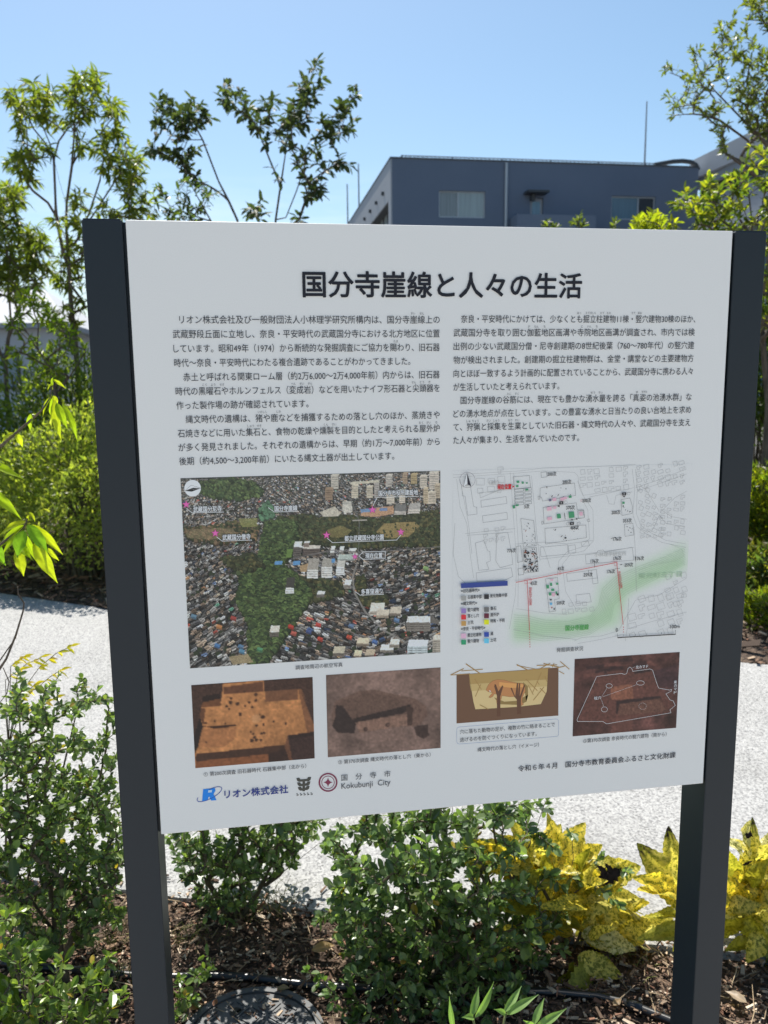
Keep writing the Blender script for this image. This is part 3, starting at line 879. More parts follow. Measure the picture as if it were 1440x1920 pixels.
# aerial photograph
ra = Raster(TA, -0.3910, -0.0098, 1.0780, 1.3625, 420, 312)
ra.a[:] = (46, 50, 52)
ra.noise(3, 0.35, 5); ra.noise(14, 0.15, 6)
H_PAL = [(120, 125, 128), (92, 96, 98), (150, 154, 156), (70, 72, 76), (104, 98, 94), (178, 182, 184), (84, 78, 74), (128, 112, 98), (60, 64, 70), (150, 136, 120), (98, 104, 112)]
H_ACC = [(150, 62, 54), (60, 90, 140), (170, 120, 84), (70, 130, 110), (176, 74, 60), (80, 110, 160)]
r = np.random.default_rng(11)
y = 2.0
while y < 318:
    t = y / 312; s = 1.7 + 6.2 * t ** 1.25
    x = -s * r.random() * 2
    while x < 420 + s:
        left = x < 150 - 60 * t
        s2 = s * r.uniform(0.75, 1.25)
        c = np.array(H_ACC[r.integers(6)] if r.random() < 0.03 + 0.05 * (t > .6) * (x > 150) else H_PAL[r.integers(11)], float) * r.choice([0.6, 0.85, 1.05, 1.3], p=[.25, .3, .28, .17])
        ang = (-0.5 if left else (0.42 if x < 300 else -0.30)) + r.normal(0, 0.13)
        hx, hy = x + r.normal(0, s * .18), y + (x * 0.16 % s) + r.normal(0, s * .22)
        w, h = s2 * r.uniform(1.0, 1.7), s2 * r.uniform(0.55, 0.85)
        if r.random() < 0.07:
            ra.blob(hx, hy, s * .6, (44, 56, 40))
        else:
            ra.quad(hx + s * .25, hy + s * .40, w, h, ang, (24, 28, 31))
            ra.quad(hx, hy, w, h, ang, c)
            if s > 2.2:
                ra.quad(hx - math.sin(ang) * h * -.25, hy + math.cos(ang) * h * .25, w, h * .5, ang, c * 0.62)
                if r.random() < .45: ra.quad(hx, hy + h * .62, w * .8, h * .4, ang, np.minimum(c * 1.0 + 46, 205))
        x += s * r.uniform(1.15, 1.7)
    y += s * 0.72
def forest(pts, pal, dens=0.16, rr=(1.6, 4.2)):
    ra.fill(pts, (40, 52, 38), noise=0.1); m = ra.mask(pts)
    yy, xx = np.nonzero(m); n = int(len(yy) * dens)
    if n < 1: return
    idx = r.integers(0, len(yy), n); idx = idx[np.argsort(yy[idx])]
    for j in idx:
        t = yy[j] / 312; R_ = 1.3 * r.uniform(*rr) * (0.55 + 0.6 * t)
        c = np.array(pal[r.integers(len(pal))], float) * r.uniform(0.75, 1.15)
        ra.blob(xx[j] + .5, yy[j] + R_ * .4, R_, c * 0.62); ra.blob(xx[j], yy[j], R_ * 0.8, c)
GP = [(48, 70, 44), (60, 84, 48), (72, 98, 52), (40, 58, 40), (56, 70, 44), (82, 106, 58)]
GD = [(52, 62, 44), (64, 70, 46), (46, 54, 40), (82, 82, 50), (60, 76, 48)]
forest([(120, 90), (300, 70), (420, 95), (470, 150), (440, 170), (330, 190), (180, 180), (130, 150)], GP)
forest([(480, 190), (540, 250), (520, 275), (450, 300), (430, 250)], [(70, 120, 88), (80, 130, 96), (66, 104, 80)])
forest([(540, 280), (700, 265), (760, 285), (900, 270), (1060, 290), (1200, 270), (1395, 240), (1400, 440), (1200, 430), (1000, 440), (830, 430), (640, 420), (590, 500), (540, 520), (480, 560), (470, 400), (500, 320)], GD)
forest([(500, 300), (620, 290), (640, 400), (600, 440), (590, 520), (500, 540), (440, 570), (460, 420)], GP)
forest([(30, 330), (180, 330), (300, 300), (440, 330), (420, 400), (240, 420), (60, 400)], GD + [(110, 92, 70), (120, 98, 72)])
ra.fill([(50, 345), (200, 340), (300, 340), (320, 370), (220, 400), (60, 392)], (128, 112, 84), 0.6, noise=0.12)
ra.fill([(330, 290), (430, 285), (430, 330), (350, 335)], (118, 124, 66), 0.8, noise=0.08)
ra.fill([(1060, 360), (1100, 315), (1260, 305), (1290, 330), (1230, 385), (1120, 395)], (140, 122, 74), 0.85, noise=0.08)
ra.fill([(800, 350), (870, 325), (930, 350), (900, 385), (820, 390)], (120, 112, 66), 0.7, noise=0.1)
for k in range(40):
    p = ra.px((r.uniform(1050, 1290), r.uniform(310, 400))); ra.blob(p[0], p[1], r.uniform(1, 2.2), (52, 62, 42))
forest([(340, 580), (470, 540), (560, 530), (690, 620), (720, 690), (620, 760), (590, 860), (520, 900), (480, 1000), (460, 1055), (390, 1050), (380, 900), (410, 820), (330, 700)], GP, 0.2)
forest([(580, 590), (700, 600), (860, 620), (900, 690), (760, 720), (600, 740)], GD, 0.1)
forest([(950, 600), (1000, 590), (1010, 660), (960, 680)], GD); forest([(970, 700), (1110, 695), (1120, 730), (1000, 750)], GD)
forest([(470, 300), (640, 300), (650, 420), (590, 500), (560, 540), (700, 640), (715, 700), (600, 880), (470, 1060), (385, 1050), (405, 880), (320, 720), (345, 590), (440, 470)], GP, 0.2)
forest([(230, 500), (420, 470), (470, 540), (330, 580)], GD, 0.12)
ra.fill([(280, 1020), (380, 1005), (410, 1050), (300, 1062)], (140, 128, 96), 0.9, noise=0.06)
ra.fill([(590, 450), (620, 450), (610, 495), (580, 495)], (92, 128, 60), 0.9)
W_, S_ = (196, 202, 204), (92, 90, 88)
def block(p, top, side=None, dy=40):
    ra.fill([(p[0][0], p[0][1]), (p[1][0], p[1][1]), (p[1][0], p[1][1] + dy), (p[0][0], p[0][1] + dy)], side or tuple(x * 0.5 for x in top))
    ra.fill(p[::1], top)
def bldg(x0, x1, y0, y1, yb, top, front):
    ra.fill([(x0, y1), (x1, y1), (x1, yb), (x0, yb)], front)
    for yy in np.arange(y1 + 8, yb - 4, 12): ra.fill([(x0 + 3, yy), (x1 - 3, yy), (x1 - 3, yy + 4), (x0 + 3, yy + 4)], tuple(c * 0.72 for c in front))
    ra.fill([(x0 + 8, y0), (x1 + 6, y0), (x1, y1), (x0, y1)], top)
bldg(622, 662, 410, 440, 490, W_, (86, 84, 82)); bldg(672, 760, 430, 448, 485, (180, 180, 176), (84, 78, 76)); bldg(676, 705, 408, 418, 440, W_, (120, 110, 104))
bldg(815, 838, 435, 470, 485, W_, (110, 112, 110)); bldg(862, 886, 435, 465, 475, W_, (110, 112, 110)); bldg(912, 950, 446, 460, 470, W_, (120, 120, 118))
bldg(855, 945, 478, 505, 512, (150, 170, 170), (110, 120, 122)); bldg(694, 752, 500, 560, 605, (140, 140, 136), (190, 196, 198)); bldg(770, 826, 500, 545, 602, (140, 142, 138), (190, 196, 198)); bldg(848, 892, 510, 545, 588, (170, 176, 176), (200, 206, 208))
bldg(580, 625, 600, 655, 685, (60, 62, 60), W_); ra.fill([(622, 512), (660, 510), (655, 535), (618, 536)], (70, 130, 190)); ra.fill([(525, 515), (565, 513), (560, 532), (520, 534)], (70, 130, 190)); ra.fill([(825, 500), (843, 500), (840, 522), (823, 522)], (70, 130, 190))
ra.fill([(655, 540), (700, 525), (690, 570), (660, 572)], (150, 128, 96), noise=.05)
for (x, y, w, h, c) in ((820, 60, 40, 70, (168, 168, 160)), (790, 130, 40, 60, (130, 110, 90)), (930, 110, 35, 70, (176, 172, 156)), (1010, 120, 30, 60, (170, 166, 150)), (1050, 90, 26, 90, (150, 150, 148)), (1110, 60, 34, 60, (160, 160, 156)), (1115, 150, 40, 62, (184, 180, 168)), (1200, 50, 26, 55, (150, 132, 110)), (1245, 55, 30, 50, (156, 140, 100)), (1290, 65, 40, 60, (172, 168, 158)), (1340, 45, 50, 90, (180, 176, 168)), (1370, 110, 26, 70, (160, 150, 130)), (1180, 140, 34, 66, (186, 182, 170)), (1310, 130, 24, 80, (168, 156, 130)), (1335, 150, 40, 60, (176, 170, 156)), (880, 205, 50, 45, (150, 154, 150))):
    bldg(x, x + w, y - 8, y, y + h, tuple(min(255, c_ * 1.12) for c_ in c), c)
ra.fill([(925, 95), (1075, 85), (1075, 98), (925, 108)], (176, 176, 160)); ra.fill([(760, 255), (840, 225), (875, 260), (860, 275), (780, 278)], (170, 170, 158), noise=.06)
ra.fill([(880, 215), (930, 210), (935, 255), (890, 262)], (176, 178, 172), noise=.06); ra.fill([(975, 240), (1150, 222), (1155, 262), (1060, 280), (980, 275)], (168, 130, 100), noise=.06); ra.fill([(975, 240), (1060, 232), (1055, 250), (980, 258)], (90, 130, 180)); ra.fill([(1075, 235), (1120, 230), (1118, 248), (1078, 250)], (90, 120, 170))
bldg(1155, 1215, 212, 250, 268, (100, 104, 106), (170, 170, 166)); bldg(1230, 1290, 208, 240, 262, (150, 152, 152), (180, 180, 176))
bldg(1220, 1345, 805, 838, 885, W_, (110, 108, 104)); ra.fill([(1345, 800), (1395, 830), (1390, 850), (1345, 838)], (90, 90, 88)); bldg(1025, 1100, 735, 780, 800, (190, 192, 188), (150, 146, 138)); bldg(1060, 1125, 770, 800, 815, (180, 176, 164), (150, 142, 128)); bldg(1130, 1190, 755, 790, 805, (176, 172, 160), (110, 104, 96))
bldg(1225, 1330, 930, 965, 1002, (200, 214, 222), (160, 180, 192)); bldg(1358, 1400, 905, 930, 995, (190, 190, 184), (150, 148, 140)); bldg(955, 1020, 920, 950, 965, (190, 182, 160), (120, 112, 100)); bldg(1080, 1150, 955, 985, 998, (206, 208, 206), (120, 118, 110)); bldg(830, 890, 965, 1000, 1018, (170, 168, 150), (100, 96, 90)); bldg(495, 545, 855, 890, 915, (190, 190, 184), (90, 88, 84)); bldg(1130, 1180, 925, 955, 972, (200, 200, 196), (130, 128, 120)); bldg(745, 785, 672, 690, 705, W_, (100, 100, 98)); bldg(890, 925, 612, 640, 660, W_, (120, 118, 112)); bldg(940, 980, 985, 1015, 1022, (196, 188, 160), (120, 110, 96)); bldg(1000, 1050, 980, 1010, 1018, (170, 160, 140), (110, 104, 96))
for x, y, c in ((595, 855, (176, 52, 44)), (610, 890, (170, 80, 70)), (905, 910, (186, 70, 52)), (750, 920, (180, 60, 50)), (740, 845, (176, 60, 56)), (205, 955, (60, 110, 170)), (330, 960, (70, 110, 150)), (335, 985, (70, 130, 170)), (1040, 935, (60, 100, 170)), (690, 880, (60, 80, 140)), (915, 850, (80, 110, 150)), (215, 855, (180, 120, 70)), (290, 810, (150, 60, 56)), (1155, 820, (80, 120, 170)), (430, 975, (70, 140, 100)), (1310, 545, (120, 160, 100)), (80, 800, (80, 120, 150))):
    p = ra.px((x, y)); ra.quad(p[0] + 4, p[1] + 2, 9, 6, 0.4, c); ra.quad(p[0] + 4, p[1] + 5, 9, 3, 0.4, tuple(k * .75 for k in c))
ra.stroke([(960, 520), (935, 600), (945, 680), (1000, 780), (1100, 880), (1220, 945)], 3.0, (120, 122, 122), .85); ra.stroke([(965, 520), (970, 300), (930, 200), (900, 130)], 1.8, (88, 92, 94), .8); ra.stroke([(1400, 438), (1000, 470), (830, 455), (620, 500)], 2.2, (104, 106, 108), .7)
ra.stroke([(300, 840), (260, 920), (240, 1060)], 2, (84, 88, 90), .7); ra.stroke([(935, 298), (1010, 297)], 2.2, (150, 150, 146)); ra.stroke([(240, 650), (130, 820)], 2, (86, 90, 92), .6)
ra.noise(1.3, 0.07, 9)
tt = np.clip(1 - ra.Y / 140, 0, 1)[:, :, None] * 0.16
ra.a = ra.a * (1 - tt) + np.array((150, 158, 162)) * tt          # the print's own distant air
ra.a *= 0.97
AERIAL = ra.build('aerial_photograph', sign)
la = Ink(TA, 0.0006); WH = (214, 220, 224)
for pts in (((55, 235), (85, 258), (255, 254)), ((488, 230), (520, 254), (650, 250)), ((215, 385), (245, 408), (402, 402)), ((1040, 225), (1065, 176), (1285, 171)), ((800, 392), (828, 416), (1168, 402), (1190, 375)), ((948, 675), (975, 694), (1100, 689)), ((990, 465), (1108, 462), (1107, 500), (990, 505), (968, 487), (990, 465))):
    l_ = Ink(TA, 0.0006); l_.line(pts, 0.75, WH); l_.build('leader_line', AERIAL)
for x, y, s in ((54, 214, 20), (208, 366, 20), (797, 376, 20), (1190, 360, 20), (1040, 242, 20), (947, 490, 16)):
    l_ = Ink(TA, 0.0007); l_.star(x, y, s + 4, (120, 50, 90)); l_.star(x, y, s, (222, 92, 160)); l_.build('star_marker', AERIAL)
la.disc(88, 128, 44, (226, 230, 232), 30); la.poly([(46, 142), (90, 126), (132, 127), (96, 133)], (20, 20, 22)); la.line([(46, 142), (80, 112), (132, 127)], 0.3, (20, 20, 22)); la.poly([(46, 142), (94, 134), (132, 128), (84, 146)], (20, 20, 22))
la.build('north_arrow', AERIAL)
for s, x0, x1, y in (('武蔵国分尼寺', 92, 242, 238), ('国分寺崖線', 522, 642, 234), ('武蔵国分僧寺', 246, 394, 386), ('国分寺市役所建設地', 1072, 1280, 152), ('都立武蔵国分寺公園', 892, 1098, 390), ('現在位置', 1002, 1092, 484), ('多喜窪通り', 980, 1092, 673)):
    for dx, dy in ((-1.6, 0), (1.6, 0), (0, 1.6), (0, -1.6)):
        pass
    a, b = TA(x0, y), TA(x1, y)
    put('photo_label', s, a[0] - .0004, b[0] + .0004, (a[1] + b[1]) / 2, 0.0092, 0.06, (48, 50, 52), 0.0010)
    put('photo_label', s, a[0], b[0], (a[1] + b[1]) / 2, 0.0090, 0.018, (236, 240, 242), 0.0012)

# excavated square pit
r1 = Raster(TB, -0.3905, -0.2095, 0.9197, 1.0517, 130, 95)
r1.a[:] = (172, 112, 62); r1.noise(30, .08, 1); r1.noise(5, .06, 2)
DK = (62, 42, 36)
r1.fill([(50, 128), (710, 80), (720, 330), (700, 300), (640, 150), (450, 160), (445, 100), (225, 120), (215, 215), (115, 225), (100, 300), (65, 420)], DK, noise=.12)
r1.fill([(225, 140), (440, 108), (445, 160), (228, 175)], (96, 58, 38)); r1.fill([(112, 200), (210, 175), (214, 238), (110, 250)], (104, 62, 36)); r1.fill([(115, 190), (210, 170), (212, 200), (112, 222)], (40, 28, 26))
r1.fill([(452, 160), (630, 148), (630, 205), (452, 218)], (110, 70, 46)); r1.fill([(630, 148), (650, 150), (715, 330), (715, 385), (680, 384)], (120, 76, 48)); r1.fill([(640, 148), (718, 310), (718, 345)], (58, 40, 36))
r1.fill([(62, 420), (100, 300), (118, 352), (90, 460), (74, 500)], (34, 26, 26)); r1.fill([(105, 250), (130, 255), (120, 345), (100, 300)], (96, 58, 36))
r1.fill([(120, 350), (290, 342), (300, 350), (180, 362)], (60, 34, 22)); r1.fill([(110, 370), (300, 352), (285, 420), (230, 465), (90, 460)], (156, 98, 56), .8)
r1.fill([(75, 520), (85, 500), (560, 450), (560, 480), (470, 500), (80, 540)], (64, 40, 30)); r1.fill([(74, 580), (78, 540), (470, 500), (470, 548)], (126, 72, 40)); r1.fill([(470, 500), (560, 470), (600, 535), (470, 548)], (50, 32, 28))
r1.fill([(555, 460), (575, 400), (600, 534), (585, 537)], (100, 62, 42)); r1.fill([(575, 400), (720, 378), (720, 524), (600, 536)], (56, 38, 36), noise=.1); r1.fill([(580, 400), (720, 380), (720, 400), (585, 420)], (44, 30, 28))
for x, y, s in ((268, 200, 9), (265, 222, 12), (244, 242, 9), (258, 256, 9), (304, 228, 13), (345, 242, 8), (366, 222, 9), (382, 246, 9), (402, 212, 10), (403, 180, 11), (340, 166, 7), (318, 286, 12), (440, 300, 14), (424, 287, 6), (405, 346, 9), (445, 340, 8), (498, 326, 7), (564, 337, 9), (376, 380, 8), (388, 392, 7), (434, 390, 9), (447, 386, 8), (396, 410, 11), (380, 428, 13), (405, 424, 12), (430, 424, 9), (180, 322, 7), (237, 336, 6), (130, 333, 9), (135, 436, 7)):
    p = r1.px((x, y)); r1.blob(p[0], p[1], s * .16, (64, 40, 28))
p = r1.px((405, 310)); r1.blob(p[0], p[1], 5, (188, 140, 96), .5)
r1.noise(2, .07, 3); r1.blur(1); r1.a *= 0.94
r1.build('excavation_photograph', sign)
# pitfall trench
r2 = Raster(TB, -0.1890, -0.0094, 0.9196, 1.0534, 130, 95)
r2.a[:] = (104, 84, 78); r2.noise(26, .10, 4); r2.noise(6, .06, 8)
r2.fill([(810, 290), (830, 215), (900, 185), (960, 160), (1040, 152), (1160, 180), (1260, 200), (1320, 240), (1330, 290), (1290, 340), (1250, 352), (940, 330), (935, 385), (850, 388), (815, 350)], (92, 70, 62), noise=.05)
r2.fill([(835, 230), (900, 200), (1000, 175), (1100, 180), (1200, 210), (1180, 250), (940, 310), (860, 300)], (84, 64, 56), .8, noise=.06)
r2.fill([(835, 235), (870, 240), (920, 310), (945, 325), (935, 388), (845, 385), (815, 350), (830, 300)], (46, 36, 36)); r2.fill([(930, 308), (1240, 232), (1240, 250), (1200, 280), (940, 330)], (44, 34, 34)); r2.fill([(940, 330), (1220, 285), (1225, 345), (960, 385)], (116, 88, 76), noise=.05)
r2.fill([(1215, 240), (1250, 250), (1250, 340), (1222, 348)], (60, 44, 40)); r2.fill([(1255, 352), (1330, 340), (1336, 400), (1310, 418), (1270, 400)], (56, 42, 40))
for x, y in ((995, 366), (1115, 342)):
    p = r2.px((x, y)); r2.blob(p[0], p[1], 2.6, (62, 46, 42)); r2.blob(p[0] + 1, p[1], 1.8, (78, 58, 52))
r2.fill([(940, 390), (1220, 350), (1200, 420), (1040, 440), (950, 420)], (118, 94, 86), .5)
r2.noise(2, .08, 3); r2.blur(1); r2.build('excavation_photograph', sign)
# pit dwelling
r3 = Raster(TC, 0.2112, 0.3924, 0.9207, 1.0522, 130, 95)
r3.a[:] = (72, 44, 42); r3.noise(8, .16, 4); r3.noise(20, .12, 5)
for k in range(26):
    x, y = r.uniform(760, 1340), r.uniform(80, 200); r3.fill([(x, y), (x + r.uniform(40, 120), y - r.uniform(0, 25)), (x + r.uniform(40, 110), y + 12), (x + 5, y + 16)], (44, 30, 34) if k % 2 else (96, 58, 52), .7)
r3.fill([(870, 180), (1190, 140), (1240, 250), (1330, 350), (1300, 395), (930, 460), (760, 445)], (88, 52, 46), .85, noise=.08); r3.fill([(960, 240), (1080, 230), (1090, 315), (955, 320)], (122, 74, 56), .9, noise=.06); r3.fill([(990, 325), (1245, 295), (1250, 310), (1005, 345), (995, 400), (985, 400)], (44, 30, 32)); r3.fill([(1005, 345), (1240, 312), (1290, 385), (1000, 410)], (92, 62, 52), .8, noise=.15)
r3.fill([(1200, 150), (1350, 110), (1350, 260), (1240, 240)], (54, 36, 44), .7); r3.fill([(960, 430), (1080, 410), (1085, 520), (960, 530)], (96, 58, 50), .6); r3.fill([(1090, 155), (1190, 140), (1190, 152), (1095, 168)], (42, 30, 32))
r3.blur(1); r3.noise(2, .08, 6); PIT3 = r3.build('excavation_photograph', sign)
l3 = Ink(TC, 0.0006); W3 = (206, 206, 206)
l3.line([(872, 182), (1018, 164), (1035, 170), (1048, 165), (1056, 135), (1066, 127), (1078, 135), (1084, 152), (1185, 138), (1200, 145), (1222, 215), (1235, 250), (1300, 262), (1312, 258), (1310, 268), (1278, 284), (1303, 320), (1320, 325), (1333, 352), (1302, 378), (1308, 395), (930, 460), (908, 446), (760, 446), (756, 436)], 0.55, W3, True)
for x, y, a, b in ((945, 237, 18, 13), (1128, 220, 23, 13), (917, 375, 18, 15)): l3.ring(x, y, a, 0.5, W3, 16, b)
for k in range(12):
    t = k * math.pi / 6; l3.line([(1141 + 22 * math.cos(t), 356 + 19 * math.sin(t)), (1141 + 22 * math.cos(t + .3), 356 + 19 * math.sin(t + .3))], 0.35, W3)
for a, b in (((905, 295), (932, 250)), ((905, 302), (1105, 230)), ((900, 320), (912, 356)), ((1082, 130), (1095, 125))): l3.line([a, b], 0.3, W3)
l3.build('outline_drawing', PIT3)
for s, x0, x1, y, y1 in (('北カマド', 1100, 1172, 128, 120), ('柱穴', 856, 898, 309, 305)):
    a, b = TC(x0, y), TC(x1, y1); put('pit_label', s, a[0], b[0], (a[1] + b[1]) / 2, 0.0062, 0.01, (220, 220, 220))
for k, ch in enumerate('東カマド'):
    a = TC(1332, 214 + k * 20); put('pit_label', ch, a[0] - .0026, a[0] + .0026, a[1], 0.0056, 0.01, (220, 220, 220))

# drawing of the pitfall
ip = Ink(TC, 0.0003)
ip.poly([(50, 172), (648, 130), (647, 412), (50, 458)], (92, 70, 56))
ip.poly([(122, 168), (588, 136), (580, 270), (545, 345), (400, 362), (160, 376), (148, 330)], (178, 164, 124))
ip.poly([(122, 168), (588, 136), (584, 200), (128, 228)], (146, 126, 82)); ip.poly([(128, 228), (584, 200), (582, 240), (136, 268)], (164, 148, 104))
ip.line([(122, 168), (148, 330), (160, 376), (400, 362), (545, 345), (580, 270), (588, 136)], 0.35, (60, 44, 34))
ip.poly([(270, 305), (330, 330), (400, 325), (470, 290), (468, 240), (440, 215), (460, 330), (420, 350), (300, 345)], (120, 104, 66))
BO = (158, 114, 76)
body = [(226, 252), (238, 228), (262, 208), (290, 200), (330, 203), (370, 214), (410, 220), (440, 222), (452, 246), (454, 270), (440, 296), (420, 300), (360, 302), (300, 292), (272, 284), (262, 300), (248, 308), (238, 304), (252, 288), (262, 278), (236, 272), (222, 262)]
ip.poly([(x + (0), y) for x, y in body], BO); ip.line(body, 0.3, (70, 40, 24), True)
ip.poly([(300, 215), (370, 222), (440, 228), (440, 245), (380, 250), (300, 240)], (190, 138, 86))
for p in ([(288, 290), (318, 292), (304, 340), (290, 360), (284, 330)], [(400, 300), (440, 296), (434, 330), (444, 345), (430, 355), (412, 330)]): ip.poly(p, BO); ip.line(p, 0.25, (70, 40, 24), True)
DB = (84, 60, 48)
for p in ([(270, 238), (282, 232), (296, 270), (318, 234), (324, 240), (306, 300), (308, 415), (286, 418), (288, 300)], [(366, 250), (374, 248), (394, 300), (404, 220), (412, 219), (410, 300), (416, 222), (424, 222), (420, 300), (446, 230), (452, 234), (428, 310), (428, 402), (404, 404), (404, 320), (388, 300)]): ip.poly(p, DB)
ip.poly([(240, 262), (252, 268), (246, 274)], (230, 226, 214)); ip.disc(276, 232, 4, (50, 30, 20), 8)
BR_ = (140, 116, 74)
for a, b, w in (((14, 174), (92, 136), 1.5), ((18, 174), (130, 166), 1.2), ((104, 108), (186, 164), 1.6), ((78, 150), (204, 140), 1.3), ((402, 112), (470, 146), 1.6), ((404, 118), (520, 140), 1.0), ((455, 146), (600, 132), 1.5), ((520, 118), (640, 114), 1.4), ((530, 142), (600, 104), 1.2), ((560, 106), (650, 128), 1.6), ((612, 128), (622, 104), 1.2), ((640, 132), (684, 122), 1.4), ((658, 94), (712, 140), 1.4), ((650, 150), (682, 168), 1.2), ((156, 196), (196, 258), 1.2), ((192, 228), (160, 300), 1.2), ((186, 348), (236, 374), 1.2), ((456, 196), (524, 266), 1.3), ((548, 158), (496, 276), 1.2), ((470, 232), (500, 290), 1.1), ((540, 250), (572, 282), 1.2), ((562, 244), (500, 322), 1.2), ((568, 180), (580, 212), 1.1), ((520, 210), (536, 230), 1.0)):
    ip.line([a, b], w, BR_)
ip.build('pitfall_drawing', sign)
tb = Ink(TC, 0.0003)
cor = []
for cx, cy, t0 in ((66, 494, 180), (634, 447, 270), (634, 520, 0), (66, 564, 90)):
    for t in range(0, 91, 30): cor.append((cx + 15 * math.cos(rad(t0 + t)), cy + 15 * math.sin(rad(t0 + t))))
tb.line(cor, 0.45, (112, 132, 170), True)
tb.build('caption_frame', sign)

# ---- site map
rm = Raster(TM, 0.0098, 0.3990, 1.0760, 1.3620, 160, 120)
W0 = np.array((178, 187, 196), float)
rm.a[:] = W0
msk = np.zeros((120, 160))
for pts, k in (([(380, 905), (560, 925), (760, 900), (850, 860), (880, 740), (960, 690), (1100, 620), (1240, 560), (1395, 480), (1395, 650), (1200, 740), (1060, 800), (1010, 990), (800, 1040), (560, 1060), (380, 1090)], 1.0), ([(380, 960), (700, 960), (900, 900), (1000, 760), (1150, 660), (1390, 570), (1390, 640), (1050, 790), (980, 960), (700, 1020), (390, 1060)], 0.8)):
    msk += rm.mask(pts) * k
for _ in range(22):
    p = np.pad(msk, 1, 'edge'); msk = (p[1:-1, 1:-1] * 2 + p[:-2, 1:-1] + p[2:, 1:-1] + p[1:-1, :-2] + p[1:-1, 2:]) / 6
rm.a = W0 - msk[:, :, None] * np.array((15, 3, 20))
MSH = rm
mp_ = Ink(TM, 0.0003)
GL, GM, DL = (138, 145, 152), (120, 126, 134), (44, 48, 52)
for x0, x1, xm in (((70, 80, 160), (140, 150, 160), 0),):
    pass
for pl in ([(30, 95), (360, 75), (420, 72), (560, 55), (900, 45), (1100, 35)], [(30, 110), (360, 88), (560, 72), (740, 80), (762, 100), (770, 170), (790, 215), (1050, 180), (1090, 170)], [(365, 80), (395, 500), (400, 690), (395, 800), (360, 1000)], [(385, 82), (412, 500), (412, 690), (410, 870)], [(490, 100), (520, 440), (540, 600)], [(760, 130), (800, 230), (850, 300), (855, 480), (800, 540), (720, 560), (670, 620), (690, 780), (720, 830), (750, 880)],
           [(785, 235), (820, 300), (830, 470), (780, 520), (700, 545), (650, 600), (640, 690)], [(50, 120), (70, 280), (110, 380), (130, 560), (150, 700)], [(70, 120), (120, 380), (140, 560)], [(1080, 60), (1095, 180), (1085, 330), (1110, 400), (1160, 440), (1250, 490), (1340, 510), (1395, 520)], [(1100, 60), (1110, 180), (1105, 320), (1130, 390), (1180, 430), (1280, 480), (1395, 500)],
           [(1100, 170), (1220, 130), (1400, 60)], [(1110, 190), (1230, 150), (1400, 90)], [(1240, 310), (1160, 180), (1130, 160)], [(1245, 315), (1330, 230), (1400, 190)], [(1230, 320), (1280, 380), (1390, 400)], [(1240, 330), (1210, 400), (1190, 430)], [(1250, 300), (1310, 340), (1400, 355)], [(830, 225), (950, 200), (1010, 185)], [(930, 215), (945, 265), (975, 268), (985, 215), (1080, 195)],
           [(400, 880), (470, 890), (560, 905), (700, 915)], [(740, 1070), (780, 1050), (900, 1040), (1000, 1010), (1100, 830), (1240, 800), (1400, 700)], [(760, 1085), (900, 1060), (1030, 1030)], [(40, 380), (30, 560), (60, 690), (130, 760), (330, 720)], [(110, 450), (380, 430)], [(100, 440), (230, 425), (395, 410)], [(1050, 1000), (1180, 960), (1400, 900)], [(1060, 820), (1050, 1000), (1040, 1070)],
           [(520, 500), (560, 520), (600, 640)], [(540, 590), (800, 560), (1090, 520)], [(1090, 400), (1100, 560), (1105, 780)], [(380, 1000), (560, 1040), (750, 1060)], [(400, 500), (560, 490), (700, 500), (850, 480)]):
    mp_.line(pl, 0.42, GL)
def boxp(x, y, w, h, a): return [(x + math.cos(a) * sx * w - math.sin(a) * sy * h, y + math.sin(a) * sx * w + math.cos(a) * sy * h) for sx, sy in ((-.5, -.5), (.5, -.5), (.5, .5), (-.5, .5))]
for b in ([(80, 160), (130, 155), (150, 280), (168, 285), (170, 325), (115, 332), (100, 220), (85, 218)], [(192, 245), (340, 222), (345, 262), (195, 285)], [(202, 335), (345, 315), (350, 355), (205, 375)], [(160, 495), (210, 480), (232, 540), (245, 545), (248, 600), (225, 610), (240, 650), (180, 655)], [(285, 440), (350, 432), (372, 550), (380, 620), (305, 640), (280, 600)], [(165, 670), (300, 650), (370, 640), (380, 690), (330, 715), (170, 720)], [(805, 565), (870, 555), (880, 540), (910, 535), (920, 548), (1080, 520), (1090, 595), (810, 618)], [(695, 675), (870, 650), (875, 700), (700, 720)], [(840, 655), (870, 650), (880, 730), (850, 735)], [(705, 510), (745, 505), (750, 550), (710, 555)], [(780, 490), (820, 480), (830, 510), (785, 515)], [(540, 520), (700, 505), (705, 560), (545, 575)], [(750, 800), (830, 790), (840, 840), (755, 850)], [(185, 200), (190, 230), (380, 150), (375, 180)]):
    mp_.line(b, 0.42, GM if b[0][0] != 185 else GL, True)
rr = np.random.default_rng(3)
